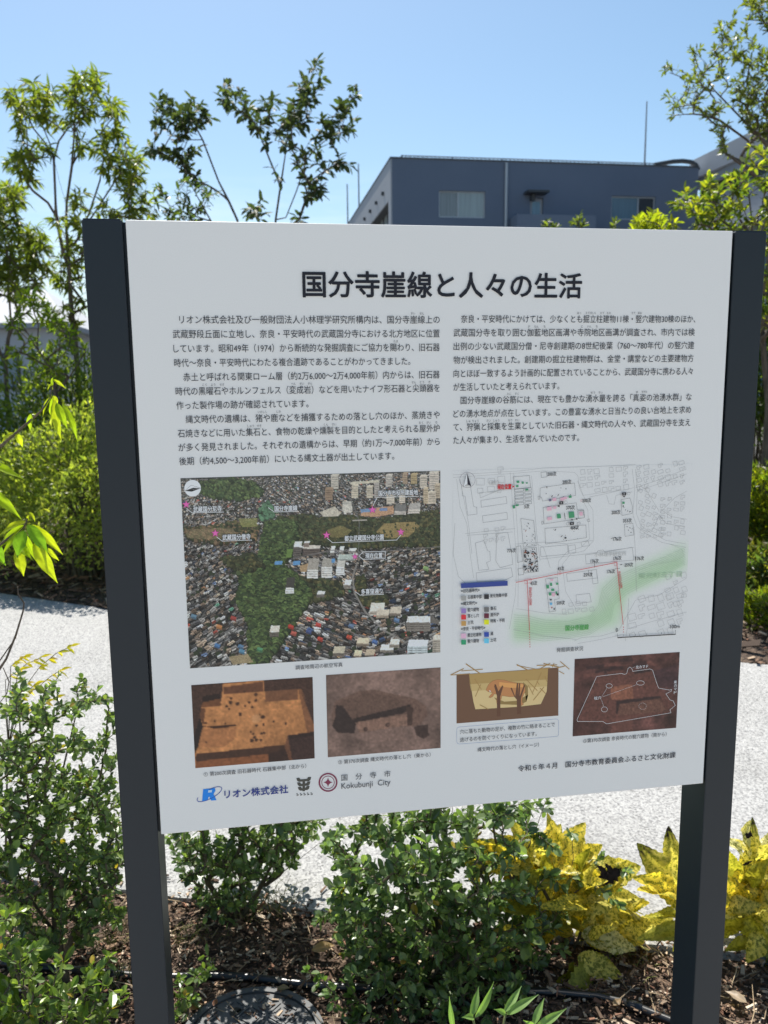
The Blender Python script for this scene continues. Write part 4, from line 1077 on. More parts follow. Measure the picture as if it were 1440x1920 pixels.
for (x0, x1, y0, y1, st, a) in ((790, 1080, 80, 200, 42, -.12), (1120, 1390, 50, 180, 42, -.3), (1130, 1230, 190, 300, 38, .5), (1260, 1390, 240, 470, 38, .1), (1140, 1250, 330, 470, 36, .4), (1080, 1380, 830, 1060, 56, -.35), (680, 850, 860, 900, 40, -.2), (190, 370, 80, 190, 60, -.1), (220, 330, 420, 500, 34, -.1), (1290, 1400, 690, 860, 46, -.35)):
    for x in np.arange(x0, x1, st):
        for y in np.arange(y0, y1, st * .9):
            if rr.random() < 0.78:
                w, h = st * rr.uniform(.5, .8), st * rr.uniform(.4, .7)
                b = boxp(x + rr.uniform(-3, 3), y + rr.uniform(-3, 3) - (x - x0) * .1, w, h, a + rr.normal(0, .06))
                if rr.random() < .4: b = b[:2] + [((b[1][0] + b[2][0]) / 2, (b[1][1] + b[2][1]) / 2), ((b[0][0] + b[2][0]) / 2, (b[0][1] + b[2][1]) / 2), ((b[2][0] + b[3][0]) / 2, (b[2][1] + b[3][1]) / 2), b[3]]
                mp_.line(b, 0.40, GL, True)
for k in range(11):   # contour lines of the escarpment
    o_ = k * 13
    mp_.line([(385, 915 + o_), (460, 920 + o_ * 1.02), (560, 945 + o_ * .95), (700, 955 + o_ * .75), (830, 925 + o_ * .8), (880 + o_ * .55, 860 + o_ * .7), (905 + o_ * .5, 760 + o_ * .75), (980 + o_ * .5, 690 + o_ * .8), (1120 + o_ * .2, 630 + o_ * .85), (1260, 580 + o_ * .8), (1390, 520 + o_ * .75)], 0.34, (128, 156, 138))
mp_.line([(1300, 500), (1370, 530), (1380, 570), (1330, 600), (1250, 610), (1120, 650)], 0.34, (136, 160, 146))
# excavated areas
for b in ([(543, 80), (576, 77), (579, 106), (546, 110)], [(538, 172), (552, 168), (740, 142), (746, 215), (552, 248), (546, 225), (538, 226)], [(556, 285), (750, 258), (756, 300), (790, 300), (798, 345), (758, 352), (562, 382)], [(566, 408), (806, 388), (810, 462), (570, 500)], [(425, 350), (500, 362), (516, 508), (440, 518)], [(400, 514), (424, 510), (436, 600), (406, 608)], [(408, 645), (438, 640), (442, 678), (412, 682)], [(438, 526), (516, 518), (528, 660), (446, 670)], [(1012, 240), (1064, 230), (1080, 280), (1078, 320), (1018, 333)], [(1032, 385), (1082, 378), (1088, 446), (1036, 455)], [(570, 704), (640, 696), (650, 820), (622, 826), (630, 892), (592, 898)], [(380, 106), (476, 98), (482, 168), (386, 178)], [(526, 220), (536, 218), (537, 236), (528, 238)], [(754, 374), (772, 371), (773, 382), (756, 384)], [(812, 358), (826, 352), (830, 366), (818, 370)], [(546, 368), (556, 366), (557, 382), (548, 384)], [(758, 305), (794, 300), (798, 345), (762, 350)]):
    mp_.line(b, 0.36, DL, True)
for k in range(5):
    y = 180 + k * 20
    mp_.line([(388, y), (440, y - 6), (441, y + 8), (389, y + 14)], 0.34, DL, True); mp_.line([(448, y - 7), (486, y - 12), (488, y + 2), (449, y + 7)], 0.34, DL, True)
GR, PK, BK = (58, 128, 96), (206, 150, 172), (40, 42, 48)
for x, y, w, h, c in ((408, 135, 16, 13, GR), (404, 160, 14, 12, GR), (436, 140, 12, 12, GR), (460, 142, 10, 8, GR), (384, 282, 14, 18, GR), (404, 272, 16, 10, GR), (460, 181, 16, 10, GR), (714, 222, 16, 14, GR), (722, 328, 32, 36, GR), (648, 336, 22, 26, GR), (622, 238, 22, 18, PK), (668, 236, 20, 18, PK), (686, 230, 18, 14, PK), (592, 292, 26, 22, PK), (624, 286, 18, 14, PK), (594, 350, 26, 18, PK), (778, 322, 18, 22, PK), (596, 242, 14, 14, (90, 90, 120)), (1026, 258, 14, 12, GR), (582, 750, 16, 20, GR), (602, 736, 12, 18, GR), (638, 732, 14, 12, GR), (612, 768, 18, 12, GR), (596, 792, 14, 18, GR), (634, 786, 10, 16, GR), (606, 710, 16, 10, PK), (616, 796, 16, 20, PK), (602, 850, 14, 14, (90, 150, 190)), (600, 826, 12, 8, BK), (640, 795, 12, 12, BK), (686, 463, 12, 9, BK), (682, 336, 3, 40, BK), (752, 352, 8, 8, BK), (620, 880, 8, 8, BK), (606, 872, 7, 6, (140, 60, 50))):
    mp_.poly(boxp(x, y, w, h, -.12), c)
for k in range(150):
    if k < 95: x, y, s = rr.uniform(444, 522), rr.uniform(528, 662), rr.uniform(3, 9)
    elif k < 118: x, y, s = rr.uniform(440, 505), rr.uniform(372, 505), rr.uniform(2, 6)
    elif k < 128: x, y, s = rr.uniform(580, 790), rr.uniform(405, 480), rr.uniform(2, 6)
    elif k < 138: x, y, s = rr.uniform(566, 735), rr.uniform(165, 225), rr.uniform(2, 7)
    elif k < 144: x, y, s = rr.uniform(1020, 1070), rr.uniform(255, 320), rr.uniform(3, 7)
    else: x, y, s = rr.uniform(1040, 1084), rr.uniform(395, 445), rr.uniform(3, 7)
    mp_.poly(boxp(x, y, s * rr.uniform(1, 2.4), s * .7, rr.uniform(0, 3)), BK if rr.random() < .9 else (120, 70, 50))
for x, y in ((660, 257), (722, 378), (1028, 205)):
    mp_.poly([(x - 12, y - 8), (x + 12, y - 10), (x + 12, y + 8), (x - 12, y + 10)], BK); mp_.disc(x, y, 5, (120, 124, 130), 10)
mp_.poly([(636, 276), (650, 268), (650, 284)], BK); mp_.poly([(714, 360), (722, 350), (730, 359)], BK); mp_.poly([(1018, 218), (1036, 216), (1028, 226)], BK)
for x, y in ((686, 254), (697, 379), (1054, 203)): mp_.ring(x, y, 9, 0.25, BK, 12)
RD = (160, 48, 58)
mp_.line([(394, 723), (984, 606), (1022, 970)], 0.95, RD); mp_.line([(460, 712), (474, 1004)], 0.95, RD)
for k in range(7): mp_.rect(472.5 + k * .3, 1012 + k * 14, 476.5 + k * .3, 1019 + k * 14, RD)
for k in range(3): mp_.rect(1022, 982 + k * 14, 1026, 988 + k * 14, RD)
for b in ([(446, 705), (484, 700), (482, 724), (446, 732)], [(646, 660), (656, 658), (658, 676), (648, 678)], [(968, 600), (986, 597), (988, 622), (970, 624)]): mp_.line(b, 0.36, RD, True)
for a, b, w in (((854, 612), (856, 636), .7), ((1092, 570), (1096, 600), .8), ((972, 644), (1002, 640), .6), ((950, 466), (978, 458), .7), ((820, 652), (818, 668), .5), ((1004, 620), (1016, 618), 1.2), ((1018, 620), (1032, 621), .3)): mp_.line([a, b], w, DL)
mp_.ring(110, 123, 45, 0.45, (96, 96, 112), 32); mp_.poly([(108, 80), (110, 148), (86, 164)], (190, 196, 204)); mp_.poly([(108, 80), (132, 160), (110, 148)], (36, 36, 48)); mp_.line([(108, 80), (86, 164), (110, 148)], .3, (36, 36, 48))
mp_.poly([(373, 155), (386, 161), (374, 169)], RD); mp_.ring(776, 244, 5, .3, (160, 80, 90), 10)
mp_.poly([(72, 728), (345, 713), (346, 742), (73, 757)], (44, 62, 130))
for x, y, c in ((88, 815, (132, 138, 142)), (222, 806, (40, 42, 48)), (88, 889, (122, 108, 168)), (222, 881, (92, 96, 100)), (88, 926, (178, 48, 58)), (222, 918, (84, 34, 52)), (88, 963, (158, 128, 78)), (222, 955, (226, 196, 30)), (88, 1036, (208, 152, 182)), (222, 1027, (40, 66, 150)), (88, 1073, (40, 132, 98)), (222, 1065, (84, 168, 214))):
    mp_.rect(x - 14, y - 14, x + 14, y + 14, c)
mp_.line([(988, 1022), (989, 1048), (1328, 1028), (1328, 1000)], .5, DL); mp_.line([(989, 1046), (1329, 1026)], 1.6, DL)
for x in (1024, 1058, 1093, 1160, 1246): mp_.line([(x, 1040 - (x - 989) * .06), (x, 1030 - (x - 989) * .06)], .4, DL)
SITE_MAP = mp_.build('site_map', sign)
rm.build('map_shading', SITE_MAP, 0.00025, 0.0)
def ml(s, x0, x1, y, em=0.0078, c=(40, 44, 50), w=0.006, dy=0):
    a, b = TM(x0, y), TM(x1, y - dy); put('map_label', s, a[0], b[0], (a[1] + b[1]) / 2, em, w, c)
for s, x0, x1, y in (('200次', 582, 634, 89), ('200次', 670, 722, 136), ('200次', 787, 838, 244), ('370次', 692, 742, 286), ('468次', 716, 766, 404), ('200次', 958, 1010, 314), ('353次', 1026, 1076, 362), ('176次', 968, 1016, 470), ('176次', 836, 882, 600), ('176次', 968, 1016, 583), ('176次', 1100, 1148, 584), ('259次', 1034, 1084, 622), ('176次', 932, 978, 661), ('259次', 794, 846, 680), ('43次', 642, 680, 644), ('43次', 482, 522, 730), ('509次', 636, 684, 845), ('776次', 346, 396, 538), ('3次', 446, 476, 280)): ml(s, x0, x1, y)
ml('現在位置', 288, 370, 164, .0085, (170, 40, 48), .03); ml('国分寺崖線', 688, 824, 992, .0095, (70, 150, 80), .022, 3); ml('小林理学研究所', 858, 1044, 563, .008, (150, 158, 164), .0, 8); ml('東元町三丁目', 1115, 1370, 690, .0098, (140, 168, 150), .0, 14); ml('（註）', 240, 296, 140, .008, (160, 166, 172))
ml('凡　例', 174, 244, 737, .008, (200, 208, 220), .0, 3); ml('0', 983, 995, 1003, .0085); ml('100m', 1302, 1358, 983, .0085)
for s, x0, x1, y in (('≪旧石器時代≫', 74, 186, 774), ('≪縄文時代≫', 74, 170, 849), ('≪奈良・平安時代≫', 74, 218, 996), ('石器集中部', 114, 196, 811), ('炭化物集中部', 246, 346, 803), ('竪穴建物', 114, 180, 886), ('集石', 248, 282, 879), ('落とし穴', 114, 180, 922), ('屋外炉', 248, 298, 915), ('土坑', 114, 148, 961), ('特殊・不明', 248, 330, 951), ('掘立柱建物', 114, 194, 1034), ('溝', 248, 264, 1027), ('竪穴建物', 114, 180, 1070), ('土坑', 248, 282, 1063)): ml(s, x0, x1, y, .0066, (56, 60, 68), .01, 2)
for k, ch in enumerate('伽藍地区画溝'):
    a = TM(482, 762 + k * 18); put('map_label', ch, a[0] - .0024, a[0] + .0024, a[1], .0055, .0, (160, 60, 66))
for k, ch in enumerate('寺院地区画溝'):
    a = TM(1004 + k * 2, 668 + k * 17); put('map_label', ch, a[0] - .0024, a[0] + .0024, a[1], .0055, .0, (160, 60, 66))

# ---- turn the lettering into meshes
def set_text():
    made = []
    cache = {}
    for key, rows in TEXTS.items():
        for row in rows:
            s, w = row[0], row[5]
            if s not in cache:
                cu = bpy.data.curves.new('lettering', 'FONT'); cu.body = s; cu.resolution_u = 3
                o = bpy.data.objects.new('lettering', cu); COL.objects.link(o); cache[s] = o
    dg = bpy.context.evaluated_depsgraph_get()
    geo = {}
    for k, o in cache.items():
        me = bpy.data.meshes.new_from_object(o.evaluated_get(dg))
        v = np.empty(len(me.vertices) * 3, np.float32); me.vertices.foreach_get('co', v); v = v.reshape(-1, 3)
        me.calc_loop_triangles()
        t = np.empty(len(me.loop_triangles) * 3, np.int32); me.loop_triangles.foreach_get('vertices', t)
        geo[k] = (v, t.reshape(-1, 3)); bpy.data.meshes.remove(me)
    for o in cache.values():
        cu = o.data; bpy.data.objects.remove(o); bpy.data.curves.remove(cu)
    for key, rows in TEXTS.items():
        name = key.split('.')[0]
        mb = MB()
        for s, x0, x1, zc, em, w, colour, y, _ in rows:
            v, t = geo[s]
            a, b = v[:, 0].min(), v[:, 0].max()
            X = x0 + (v[:, 0] - a) / (b - a) * (x1 - x0)
            Z = zc + (v[:, 1] - 0.37) * em
            n = 1 if w <= 0.003 else 8          # heavier faces: the glyph struck several times
            for k in range(n):
                q = k * 2 * math.pi / n
                dx, dz = (0, 0) if n == 1 else (math.cos(q) * w * em, math.sin(q) * w * em)
                mb.add(np.stack([X + dx, np.full_like(X, -y - k * 0.000012), Z + dz], 1), None, t, c=ink(colour))
            if name in SPLIT:
                mb.build(name, M_INK, SPLIT[name]); mb = MB()
        if mb.n: mb.build(name, M_INK, sign)
SPLIT = {'printed_caption': sign, 'photo_label': AERIAL, 'pit_label': PIT3, 'map_label': SITE_MAP}
set_text()

# ------------------------------------------------------------------ plants
def leaf_tpl(stations, fold):
    """stations: (t, half width) along a unit leaf; returns t, w, z and faces"""
    T, W, Z = [0.0], [0.0], [0.0]
    for t, w in stations:
        T += [t, t, t]; W += [w, 0, -w]; Z += [fold * w, 0, fold * w]
    T.append(1.0); W.append(0.0); Z.append(0.0)
    k = len(stations); last = 3 * k + 1
    tris = [(0, 2, 1), (0, 3, 2)]
    quads = []
    for i in range(k - 1):
        a = 1 + 3 * i; b = a + 3
        quads += [(a, a + 1, b + 1, b), (a + 1, a + 2, b + 2, b + 1)]
    a = 1 + 3 * (k - 1)
    tris += [(a, a + 1, last), (a + 1, a + 2, last)]
    return np.array(T), np.array(W), np.array(Z), np.array(quads).reshape(-1, 4), np.array(tris)

TPL_OVAL = leaf_tpl([(0.28, 0.36), (0.62, 0.46), (0.88, 0.28)], 0.30)
TPL_OVAL_S = leaf_tpl([(0.40, 0.44), (0.80, 0.34)], 0.30)
TPL_LANCE = leaf_tpl([(0.22, 0.38), (0.55, 0.40)], 0.35)
TPL_FAR = leaf_tpl([(0.42, 0.46)], 0.30)

def leaf_mesh(name, tpl, P, A, N, L, Wd, bend, col, mat, parent, smooth=False):
    T, W, Z, Q, TR = tpl
    n = len(P); m = len(T)
    A = unit(A); S = unit(np.cross(N, A)); N = np.cross(A, S)
    t = T[None, :, None]
    v = (P[:, None] + A[:, None] * (L[:, None] * T)[..., None] + S[:, None] * (Wd[:, None] * W)[..., None]
         + N[:, None] * (Wd[:, None] * Z - (L * bend)[:, None] * T ** 2)[..., None])
    off = (np.arange(n) * m)[:, None, None]
    q = (Q[None] + off).reshape(-1, 4) if len(Q) else None
    tr = (TR[None] + off).reshape(-1, 3)
    me = arr_mesh(name, v.reshape(-1, 3), q, tr, np.repeat(col, m, 0), smooth)
    return link(name, me, mat, parent)

def grow(seeds, tips, rng, up=0.25, wob=0.12, seg=4, back=0.6):
    """skeleton: seed polylines first, then every tip is joined to the node that lies nearest on its inner side"""
    nodes, par = [], []
    chains = []
    def add(pts, p0):
        idx = [p0] if p0 is not None else []
        for p in pts:
            nodes.append(np.asarray(p, float)); par.append(idx[-1] if idx else -1); idx.append(len(nodes) - 1)
        return idx
    base = np.asarray(seeds[0][0], float)
    for k, s in enumerate(seeds):
        s = np.asarray(s, float); pts = []
        for a, b in zip(s, s[1:]):
            n = max(1, int(np.linalg.norm(b - a) / max(1e-3, np.linalg.norm(s[-1] - s[0]) / 14)))
            for j in range(n): pts.append(a + (b - a) * j / n)
        pts.append(s[-1])
        pts = np.array(pts)
        if k: 
            arr = np.array(nodes); p0 = int(np.argmin(np.linalg.norm(arr - pts[0], axis=1)))
            chains.append(add(pts[1:], p0))
        else: chains.append(add(pts, None))
    tips = np.asarray(tips, float)
    order = np.argsort(np.linalg.norm(tips - base, axis=1))
    ends = []
    buf = np.zeros((len(nodes) + len(tips) * (seg + 2), 3)); nb = len(nodes); buf[:nb] = nodes
    for ti in order:
        tp = tips[ti]
        d = np.linalg.norm(buf[:nb] - tp, axis=1)
        db = np.linalg.norm(buf[:nb] - base, axis=1)
        inner = db < np.linalg.norm(tp - base) - 0.25 * d
        cost = d + np.where(inner, 0, back * 10)
        p0 = int(np.argmin(cost)); s = buf[p0]
        L = np.linalg.norm(tp - s)
        if L < 1e-4: continue
        pd = unit(s - (nodes[par[p0]] if par[p0] >= 0 else s - np.array([0, 0, 1.0])))
        c = s + (pd * 0.35 + unit(tp - s) * 0.25 + np.array([0, 0, up])) * L * 0.5
        pts = []
        for j in range(1, seg + 1):
            u = j / seg
            q = s * (1 - u) ** 2 + c * 2 * u * (1 - u) + tp * u * u
            if j < seg: q = q + rng.normal(0, wob * L * 0.12, 3)
            pts.append(q)
        idx = add(pts, p0); buf[nb:nb + len(pts)] = pts; nb += len(pts)
        chains.append(idx); ends.append(idx)
    return np.array(nodes), np.array(par), chains, ends

def stems_mesh(name, sk, r_tip, expo, mat, parent, n=5, r_max=None):
    nodes, par, chains, ends = sk
    cnt = np.zeros(len(nodes))
    for c in ends: cnt[c[-1]] += 1
    for i in range(len(nodes) - 1, -1, -1):
        if par[i] >= 0: cnt[par[i]] += cnt[i]
    rr = r_tip * np.maximum(cnt, 0.6) ** expo
    if r_max: rr = np.minimum(rr, r_max)
    mb = MB()
    for c in chains:
        if len(c) < 2: continue
        pts = nodes[c]; r = rr[c].copy(); r[0] = min(r[0], r[1] * 1.25)
        mb.tube(pts, r, n, cap=False)
    return mb.build(name, mat, parent, smooth=True)

def twig_leaves(sk, rng, tail, spacing, ang=50, pair=True, droop=0.0, upb=0.8, roll=0.4, term=2, jit=0.2):
    """leaf bases, axes and normals along the last stretch of every twig"""
    nodes, par, chains, ends = sk
    P, A, N, K = [], [], [], []
    ang = rad(ang)
    for c in ends:
        pts = nodes[c]; seg = np.linalg.norm(np.diff(pts, axis=0), axis=1); s = np.concatenate([[0], np.cumsum(seg)])
        L = s[-1]; d0 = max(0.0, L - tail * rng.uniform(0.7, 1.3))
        ds = np.arange(L, d0, -spacing)
        phi = rng.uniform(0, 6.28)
        for k, d in enumerate(ds):
            i = min(len(seg) - 1, max(0, np.searchsorted(s, d) - 1))
            u = (d - s[i]) / max(seg[i], 1e-6)
            p = pts[i] + (pts[i + 1] - pts[i]) * u; t = unit(pts[i + 1] - pts[i])
            ref = np.array([0, 0, 1.0]) if abs(t[2]) < 0.92 else np.array([1.0, 0, 0])
            e1 = unit(np.cross(t, ref)); e2 = np.cross(t, e1)
            kk = (2 if pair else 1) if k else term
            phi += 1.57 if pair else 2.4
            for j in range(kk):
                f = phi + j * 2 * math.pi / kk + rng.normal(0, 0.25)
                a_ = ang * (0.55 if k == 0 else 1.0) + rng.normal(0, jit)
                ax = t * math.cos(a_) + (e1 * math.cos(f) + e2 * math.sin(f)) * math.sin(a_)
                ax = unit(ax + np.array([0, 0, -droop * rng.uniform(0.5, 1.5)]))
                nn = np.array([0, 0, 1.0]) * upb + t * (1 - upb) + rng.normal(0, roll, 3)
                P.append(p); A.append(ax); N.append(nn); K.append(k)
    return np.array(P), np.array(A), np.array(N), np.array(K)

def colours(rng, n, pal, w=None, var=0.22):
    pal = np.array(pal, float)
    i = rng.choice(len(pal), n, p=None if w is None else np.array(w) / np.sum(w))
    return pal[i] * rng.lognormal(0, var, n)[:, None]

def blob_tips(blobs, Y, rng, dens, depth, zmin=0.02):
    """points inside round clumps given where the photograph shows them; depth = spread along the view"""
    out = []
    for b in blobs:
        px, py, r = b[:3]; yy = Y + (b[3] if len(b) > 3 else 0)
        n = max(1, int(dens * r * r / 100 + rng.random()))
        for _ in range(n):
            a, q = rng.uniform(0, 6.28), math.sqrt(rng.random())
            p = at(px + math.cos(a) * q * r, py + math.sin(a) * q * r, yy + rng.uniform(-depth, depth))
            if p[2] > zmin: out.append(p)
    return np.array(out)

def plant(name, label, cat, seeds, tips, rng, leaf, stem, group=None, parts=('foliage', 'stems')):
    base = np.asarray(seeds[0][0], float)
    root = empty(name, base, label, cat, group)
    sk = grow(seeds, tips, rng, up=stem.get('up', 0.25), wob=stem.get('wob', 0.12), seg=stem.get('seg', 4))
    stems_mesh(parts[1], sk, stem['r'], stem.get('expo', 0.45), stem.get('mat', M_TWIG), root, stem.get('n', 5), stem.get('rmax'))
    P, A, N, K = twig_leaves(sk, rng, leaf['tail'], leaf['spacing'], leaf.get('ang', 50), leaf.get('pair', True), leaf.get('droop', 0), leaf.get('upb', 0.8), leaf.get('roll', 0.4), leaf.get('term', 2), leaf.get('jit', 0.2))
    n = len(P)
    L = leaf['L'] * rng.lognormal(0, leaf.get('lv', 0.18), n); Wd = L * leaf['wr'] * rng.uniform(0.85, 1.15, n)
    col = colours(rng, n, leaf['pal'], leaf.get('w'), leaf.get('var', 0.2))
    if leaf.get('young'):                                # soft pale leaves at the shoot tips, a few dying ones
        y_ = (K < 2)[:, None]; col = np.where(y_, col * np.array(leaf['young']), col); L = np.where(K < 1, L * .8, L)
        old = rng.random(n) < .012; col[old] = np.array((.40, .30, .04)) * rng.uniform(.5, 1.1, (old.sum(), 1))
    leaf_mesh(parts[0], leaf['tpl'], P, A, N, L, Wd, rng.uniform(*leaf.get('bend', (0.0, 0.25)), n), col, leaf['mat'], root)
    return root, n

M_LEAF_BOX = mat_leaf('box_leaf', 0.40, 0.36, 0.6, (1.7, 1.8, 0.75))
M_LEAF_TREE = mat_leaf('tree_leaf', 0.55, 0.4, 0.4, (1.75, 1.95, 0.6))
M_LEAF_DULL = mat_leaf('cherry_leaf', 0.40, 0.55, 0.35, (1.4, 1.45, 0.6))
M_LEAF_BRIGHT = mat_leaf('bright_leaf', 0.6, 0.35, 0.4, (2.0, 2.2, 0.55))
M_LEAF_SPOT = mat_leaf('spotted_leaf', 0.5, 0.4, 0.4, (1.3, 1.25, 0.7), spots=(120, 0.495, (0.20, 0.215, 0.02)))

G_DARK = [(0.034, 0.070, 0.026), (0.045, 0.086, 0.028), (0.060, 0.104, 0.030), (0.07, 0.115, 0.035)]
G_MID = [(0.075, 0.115, 0.026), (0.10, 0.14, 0.028), (0.12, 0.155, 0.03), (0.06, 0.10, 0.022)]
G_YEL = [(0.11, 0.135, 0.02), (0.09, 0.115, 0.02), (0.14, 0.155, 0.024), (0.07, 0.10, 0.02)]

def P_(x, y, Y): return at(x, y, Y)
def poly(pts, Y): return [at(p[0], p[1], Y + (p[2] if len(p) > 2 else 0)) for p in pts]
def rooted(pts, Y, dx=0.0):
    """same, with a first point on the ground below the lowest one"""
    q = poly(pts, Y); b = np.array(q[0]); b[2] = -0.02; b[0] += dx
    return [b] + q

# ---- trees beyond the path
r = np.random.default_rng(21)
YA = 7.6
blA = [(30, 182, 22), (62, 172, 20), (88, 183, 16), (48, 212, 20), (85, 207, 18), (45, 236, 12), (90, 225, 10), (148, 148, 18), (176, 148, 16), (140, 172, 18), (180, 168, 14), (142, 198, 18), (165, 205, 14), (132, 222, 12), (150, 215, 12), (194, 196, 10), (222, 203, 14), (208, 212, 8), (42, 282, 18), (28, 296, 16), (68, 288, 15), (82, 270, 12), (38, 318, 13), (64, 332, 11), (142, 275, 10), (150, 262, 8), (192, 250, 12), (213, 246, 16), (226, 272, 15), (196, 284, 12), (190, 308, 12), (214, 300, 14), (234, 308, 16), (256, 300, 14), (262, 320, 12), (236, 334, 16), (246, 352, 16), (212, 334, 10), (184, 274, 8), (270, 370, 14), (255, 386, 12), (286, 372, 8), (230, 366, 12), (214, 400, 14), (250, 404, 14), (280, 402, 8), (198, 390, 10), (150, 370, 13), (144, 390, 14), (110, 412, 12), (135, 412, 12), (152, 430, 10), (136, 462, 14), (118, 492, 14), (140, 500, 13), (152, 452, 10), (110, 530, 9), (128, 540, 9), (150, 560, 9), (120, 580, 10), (145, 610, 10), (160, 470, 14), (170, 520, 14), (185, 560, 16), (176, 430, 12)]
seedA = [rooted([(150, 760), (141, 640), (134, 580), (129, 500), (124, 420), (125, 380), (135, 310), (139, 250), (142, 190)], YA),
         poly([(124, 500), (112, 440), (105, 400), (101, 300), (94, 270, .1), (75, 225, .2)], YA), poly([(101, 300), (110, 265), (128, 240, -.1), (150, 225, -.1)], YA),
         poly([(124, 382), (112, 342), (103, 305)], YA), poly([(108, 410), (90, 380), (62, 358), (46, 336)], YA), poly([(135, 310), (150, 285, .1), (172, 262, .1), (190, 248, .1)], YA),
         poly([(133, 470), (150, 440), (165, 405), (187, 340, .2), (194, 300, .2)], YA), poly([(150, 440), (180, 395, -.1), (222, 330, -.1)], YA), poly([(103, 300), (85, 268), (62, 240), (52, 215)], YA), poly([(139, 250), (158, 215), (175, 165)], YA), poly([(190, 248), (215, 215), (222, 203)], YA)]
tipsA = blob_tips(blA, YA, r, 3.0, 0.35)
plant('broadleaf_tree', 'tall young tree with drooping narrow leaves in tufts left of the sign', 'tree', seedA, tipsA, r,
      dict(tail=0.16, spacing=0.022, ang=62, pair=False, droop=0.55, L=0.105, wr=0.26, tpl=TPL_LANCE, pal=[(0.12, 0.15, 0.03), (0.15, 0.175, 0.03), (0.19, 0.20, 0.03), (0.09, 0.12, 0.025)], mat=M_LEAF_TREE, bend=(0.1, 0.4), term=5, upb=0.9, roll=.5),
      dict(r=0.0022, expo=0.43, mat=M_BARK, up=0.1, rmax=0.036), parts=('crown', 'trunk'))
blB = [(5, 360, 20), (25, 352, 16), (36, 374, 12), (10, 386, 20), (24, 414, 11), (8, 440, 18), (40, 450, 20), (60, 440, 18), (76, 456, 16), (20, 476, 20), (50, 480, 20), (70, 492, 16), (86, 502, 12), (40, 510, 16), (8, 510, 20), (20, 540, 16), (60, 528, 14), (100, 515, 9), (-25, 400, 30), (-30, 460, 30), (-25, 520, 30)]
blB2 = [(50, 560, 15), (70, 572, 15), (92, 592, 14), (110, 612, 13), (40, 592, 11), (122, 622, 10), (126, 642, 10), (75, 600, 9), (20, 610, 9), (25, 660, 8), (60, 640, 8), (70, 670, 10), (90, 690, 10), (110, 700, 9)]
YB = 8.4
seedB = [rooted([(16, 800), (10, 680), (20, 600), (15, 520), (10, 440), (5, 380)], YB), poly([(10, 650), (38, 570), (50, 500), (60, 455)], YB), poly([(14, 700), (-20, 600), (-28, 480)], YB), poly([(15, 520), (25, 430), (26, 370)], YB)]
plant('broadleaf_tree', 'bushy young tree cut by the left edge, behind the tall one', 'tree', seedB, blob_tips(blB, YB, r, 4.6, 0.5), r,
      dict(tail=0.16, spacing=0.024, ang=62, pair=False, droop=0.45, L=0.10, wr=0.28, tpl=TPL_LANCE, pal=[(0.12, 0.15, 0.03), (0.15, 0.17, 0.03), (0.10, 0.13, 0.028)], mat=M_LEAF_TREE, bend=(0.1, 0.4), term=5, upb=.9, roll=.5),
      dict(r=0.0022, expo=0.42, mat=M_BARK, up=0.1, rmax=0.034), parts=('crown', 'trunk'))
YM = 6.6
plant('small_tree', 'low spreading sapling with lime green leaves and slanting bare stems on the left', 'tree',
      [rooted([(112, 770), (92, 690), (52, 625), (25, 585)], YM, 0.1), poly([(104, 740), (108, 680), (112, 640)], YM), poly([(92, 690), (40, 660), (8, 640)], YM), poly([(104, 740), (135, 700), (160, 660)], YM), poly([(70, 650), (72, 610), (60, 575)], YM)],
      blob_tips(blB2, YM, r, 5.5, 0.5), r,
      dict(tail=0.14, spacing=0.022, ang=60, pair=False, droop=0.2, L=0.075, wr=0.34, tpl=TPL_LANCE, pal=[(0.12, 0.17, 0.02), (0.09, 0.14, 0.02), (0.16, 0.19, 0.025)], mat=M_LEAF_BRIGHT, bend=(0.1, 0.3), term=4),
      dict(r=0.0024, expo=0.45, mat=M_BARK, up=0.05, rmax=0.02), parts=('crown', 'trunk'))
YC = 8.6
blC = [(310, 188, 14), (298, 206, 9), (330, 206, 14), (346, 220, 13), (304, 230, 12), (326, 236, 10), (360, 194, 12), (376, 206, 10), (386, 226, 10), (360, 230, 14), (350, 246, 12), (330, 260, 8), (284, 276, 12), (300, 281, 12), (320, 286, 13), (346, 290, 12), (360, 280, 10), (336, 306, 12), (350, 320, 10), (366, 332, 8)]
blC2 = [(345, 340, 12), (305, 352, 8), (290, 350, 7), (340, 366, 10), (370, 350, 12), (386, 360, 10), (402, 365, 8), (320, 386, 10), (350, 396, 14), (380, 386, 10), (330, 406, 12), (310, 402, 8), (360, 425, 20), (330, 440, 20), (400, 440, 20)]
plant('cherry_tree', 'sparse dark leaved tree with a bare leaning stem, left of the larger sparse one', 'tree',
      [rooted([(470, 560), (445, 412), (428, 375), (410, 340), (380, 262), (368, 240)], YC), poly([(410, 345), (396, 300), (372, 285), (345, 292)], YC)[1:] and poly([(380, 262), (352, 262), (338, 296), (300, 282)], YC), poly([(372, 248), (345, 225), (315, 195)], YC)],
      blob_tips(blC, YC, r, 4.2, 0.3), r,
      dict(tail=0.15, spacing=0.032, ang=58, pair=False, droop=0.35, L=0.095, wr=0.47, tpl=TPL_OVAL_S, pal=[(0.042, 0.066, 0.030), (0.055, 0.082, 0.034), (0.075, 0.10, 0.038)], mat=M_LEAF_DULL, bend=(0.1, 0.3), term=3),
      dict(r=0.0024, expo=0.38, mat=M_BARK, up=0.1, rmax=0.02), parts=('crown', 'trunk'))
